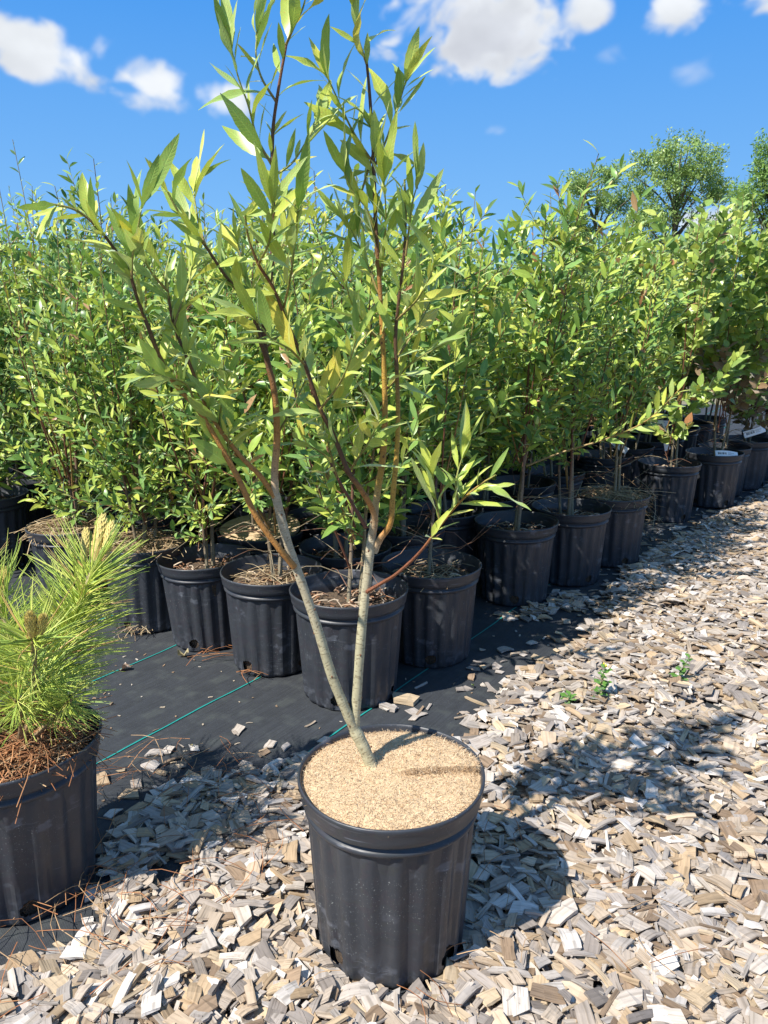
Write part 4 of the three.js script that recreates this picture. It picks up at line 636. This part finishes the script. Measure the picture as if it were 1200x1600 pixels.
  {
    const r = rng(313), gs = [], tones = [[0.4, 0.33, 0.24], [0.3, 0.2, 0.12], [0.5, 0.44, 0.36], [0.2, 0.14, 0.09]];
    for (let i = 0; i < 420; i++) {
      const x = mix(-1.3, 1.6, r()), z = mix(-3.4, -1.35, r()), e = edgeDistance(x, z); if (e > 0.02 || potSpots.some(([a, b, c]) => Math.hypot(x - a, z - b) < c)) continue;
      const g = chipGeo(4000 + i, 0.004 + 0.011 * r() * r() * (1 + r()), 0.002 + 0.003 * r(), 0.0012 + 0.001 * r()); g.applyMatrix4(new THREE.Matrix4().makeRotationY(r() * 6.28).setPosition(x, fabricHeight(x, z) + 0.0018, z));
      const c = tones[Math.floor(r() * 4)], n = g.attributes.position.count, K = new Float32Array(n * 3); for (let k = 0; k < n; k++) K.set(c, k * 3); g.setAttribute('color', new THREE.BufferAttribute(K, 3)); gs.push(g);
    }
    const o = shade(new THREE.Mesh(mergeGeometries(gs), strawMat)); o.name = 'litter'; o.userData = { label: 'fine crumbs of wood and bark littering the black fabric', category: 'litter', kind: 'stuff' }; scene.add(o);
  }
  // weed seedlings
  const wg = leafGeo({ w: 0.22, n: 5, fold: 0.3, curl: 0.2, stalk: 0.1, wave: 1 });
  for (const [px, py, H, seed, label] of [[935, 1108, 0.12, 1, 'small upright green weed with tiny yellow flower buds growing through the chips'], [1056, 1082, 0.105, 2, 'small leaning green weed in the chips, rightmost of the weeds'], [884, 1112, 0.04, 3, 'tiny pale weed sprout left of the two weeds in the chips']]) {
    const r = rng(8000 + seed), p = onGround(px, py), t = thing('weed_seedling', label, 'weed', V(p.x, 0.01, p.z), 'weeds in the chips');
    const pts = [V(0, 0, 0), V(seed === 2 ? 0.008 : 0.002, H * 0.5, 0), V(seed === 2 ? 0.03 : 0.008, H, 0.004)], c = new THREE.CatmullRomCurve3(pts); part('stem', tube(pts, (u) => 0.0016 - 0.0008 * u, 8, 6, () => C(0.16, 0.2, 0.05)), bark, t);
    for (let i = 0; i < 16; i++) { const u = 0.12 + 0.85 * i / 16, q = c.getPointAt(u), out = V(Math.cos(i * 2.4), 0.5, Math.sin(i * 2.4)), L = mix(0.04, 0.02, u) * (0.7 + 0.6 * r()); const o = part('leaf', wg, leafMat(C(0.12, 0.3, 0.035)), t); basis(q, out, V(0, 1, 0.3), L, L, L).decompose(o.position, o.quaternion, o.scale); }
    if (seed === 1) for (let i = 0; i < 4; i++) { const o = part('flower_bud', new THREE.IcosahedronGeometry(0.0026, 1), new THREE.MeshStandardMaterial({ color: C(0.7, 0.6, 0.04), roughness: 0.7 }), t); o.position.copy(c.getPointAt(1)).add(V((r() - 0.5) * 0.01, r() * 0.012 - 0.004, (r() - 0.5) * 0.01)); }
  }
}

// ---------------------------------------------------------------- trees beyond the block
{
  const cl = []; const rr = rng(12); for (let i = 0; i < 9; i++) { const g = leafGeo({ w: 0.26, n: 2, fold: 0.2, curl: 0.1, stalk: 0.05 }), d = V(rr() - 0.5, rr() - 0.3, rr() - 0.5).normalize(); g.applyMatrix4(basis(V((rr() - 0.5) * 0.9, (rr() - 0.5) * 0.9, (rr() - 0.5) * 0.9), d, V(rr() - 0.5, 1, rr() - 0.5), 0.5, 0.5, 0.5)); cl.push(g); }
  const clump = mergeGeometries(cl);
  function tree(label, px, topPy, dist, crownW, seed, blobs, cols, leaf, n, hang = 0) {
    const top = at(px, topPy, dist), t = thing('nursery_tree', label, 'tree', V(top.x, 0, -dist), 'trees beyond the block'), r = rng(seed), H = top.y;
    const trunk = [V(0, 0, 0), V(0.05, H * 0.3, 0.05), V(-0.05, H * 0.6, 0), V(0, H * 0.93, 0)];
    part('trunk', tube(trunk, (u) => mix(0.11, 0.012, u), 14, 8, () => C(0.12, 0.1, 0.07), 0.1), bark, t);
    const limbs = [], list = [];
    for (const [bx, by, br] of blobs) {
      const c = V(bx * crownW, by * H, (r() - 0.5) * crownW * 0.6), s = V(0, Math.max(0.15, by - 0.2) * H, 0); limbs.push(tube([s, s.clone().lerp(c, 0.5).add(V(0, 0.1, 0)), c], (u) => mix(0.04, 0.008, u), 8, 5, () => C(0.12, 0.1, 0.07)));
      for (let k = 0; k < n; k++) {
        const d = V(r() * 2 - 1, r() * 2 - 1, r() * 2 - 1); if (d.length() > 1) d.normalize(); const q = Math.pow(r(), 0.5); d.normalize().multiplyScalar(br * crownW * q * (0.55 + 0.9 * vnoise(d.x * 3 + 9, d.y * 3 + d.z * 2 + 9, seed)));
        d.y *= 0.85; const p = c.clone().add(d); if (hang) p.y -= hang * r() * r() * 1.4; const col = cols[Math.floor(r() * cols.length)], e = leaf * (0.6 + 0.8 * r());
        list.push([new THREE.Matrix4().compose(p, new THREE.Quaternion().setFromEuler(new THREE.Euler(r() * 6, r() * 6, r() * 6)), V(e, e * (hang ? 2 : 1), e)), col]);
      }
    }
    part('limbs', mergeGeometries(limbs), bark, t);
    const crown = copies('crown', clump, leafMat(C(1, 1, 1)), list, t); return t;
  }
  const greens = [C(0.26, 0.43, 0.11), C(0.33, 0.5, 0.12), C(0.2, 0.35, 0.1), C(0.4, 0.54, 0.15)];
  const bl = (n, seed, rad) => { const r = rng(seed), o = []; for (let i = 0; i < n; i++) { const y = 0.42 + 0.52 * r(), w = 0.5 * Math.sin(Math.PI * clamp((y - 0.3) / 0.72)) ** 0.7; o.push([(r() - 0.5) * 2 * w, y, rad * (0.7 + 0.6 * r())]); } return o; };
  tree('taller rounded green tree standing beyond the shrubs at the upper right', 1068, 200, 24, 2.9, 51, bl(26, 7, 0.17), greens, 0.16, 75);
  tree('lower bushy green tree left of the taller one beyond the shrubs', 938, 250, 26, 2.8, 52, bl(26, 8, 0.17), greens, 0.16, 75);
  tree('drooping bright green tree cut by the right edge beyond the shrubs', 1222, 180, 22, 2.0, 53, bl(20, 9, 0.2), [C(0.23, 0.43, 0.08), C(0.29, 0.49, 0.09), C(0.18, 0.33, 0.07)], 0.13, 90, 0.5);
}

renderer.render(scene, camera);
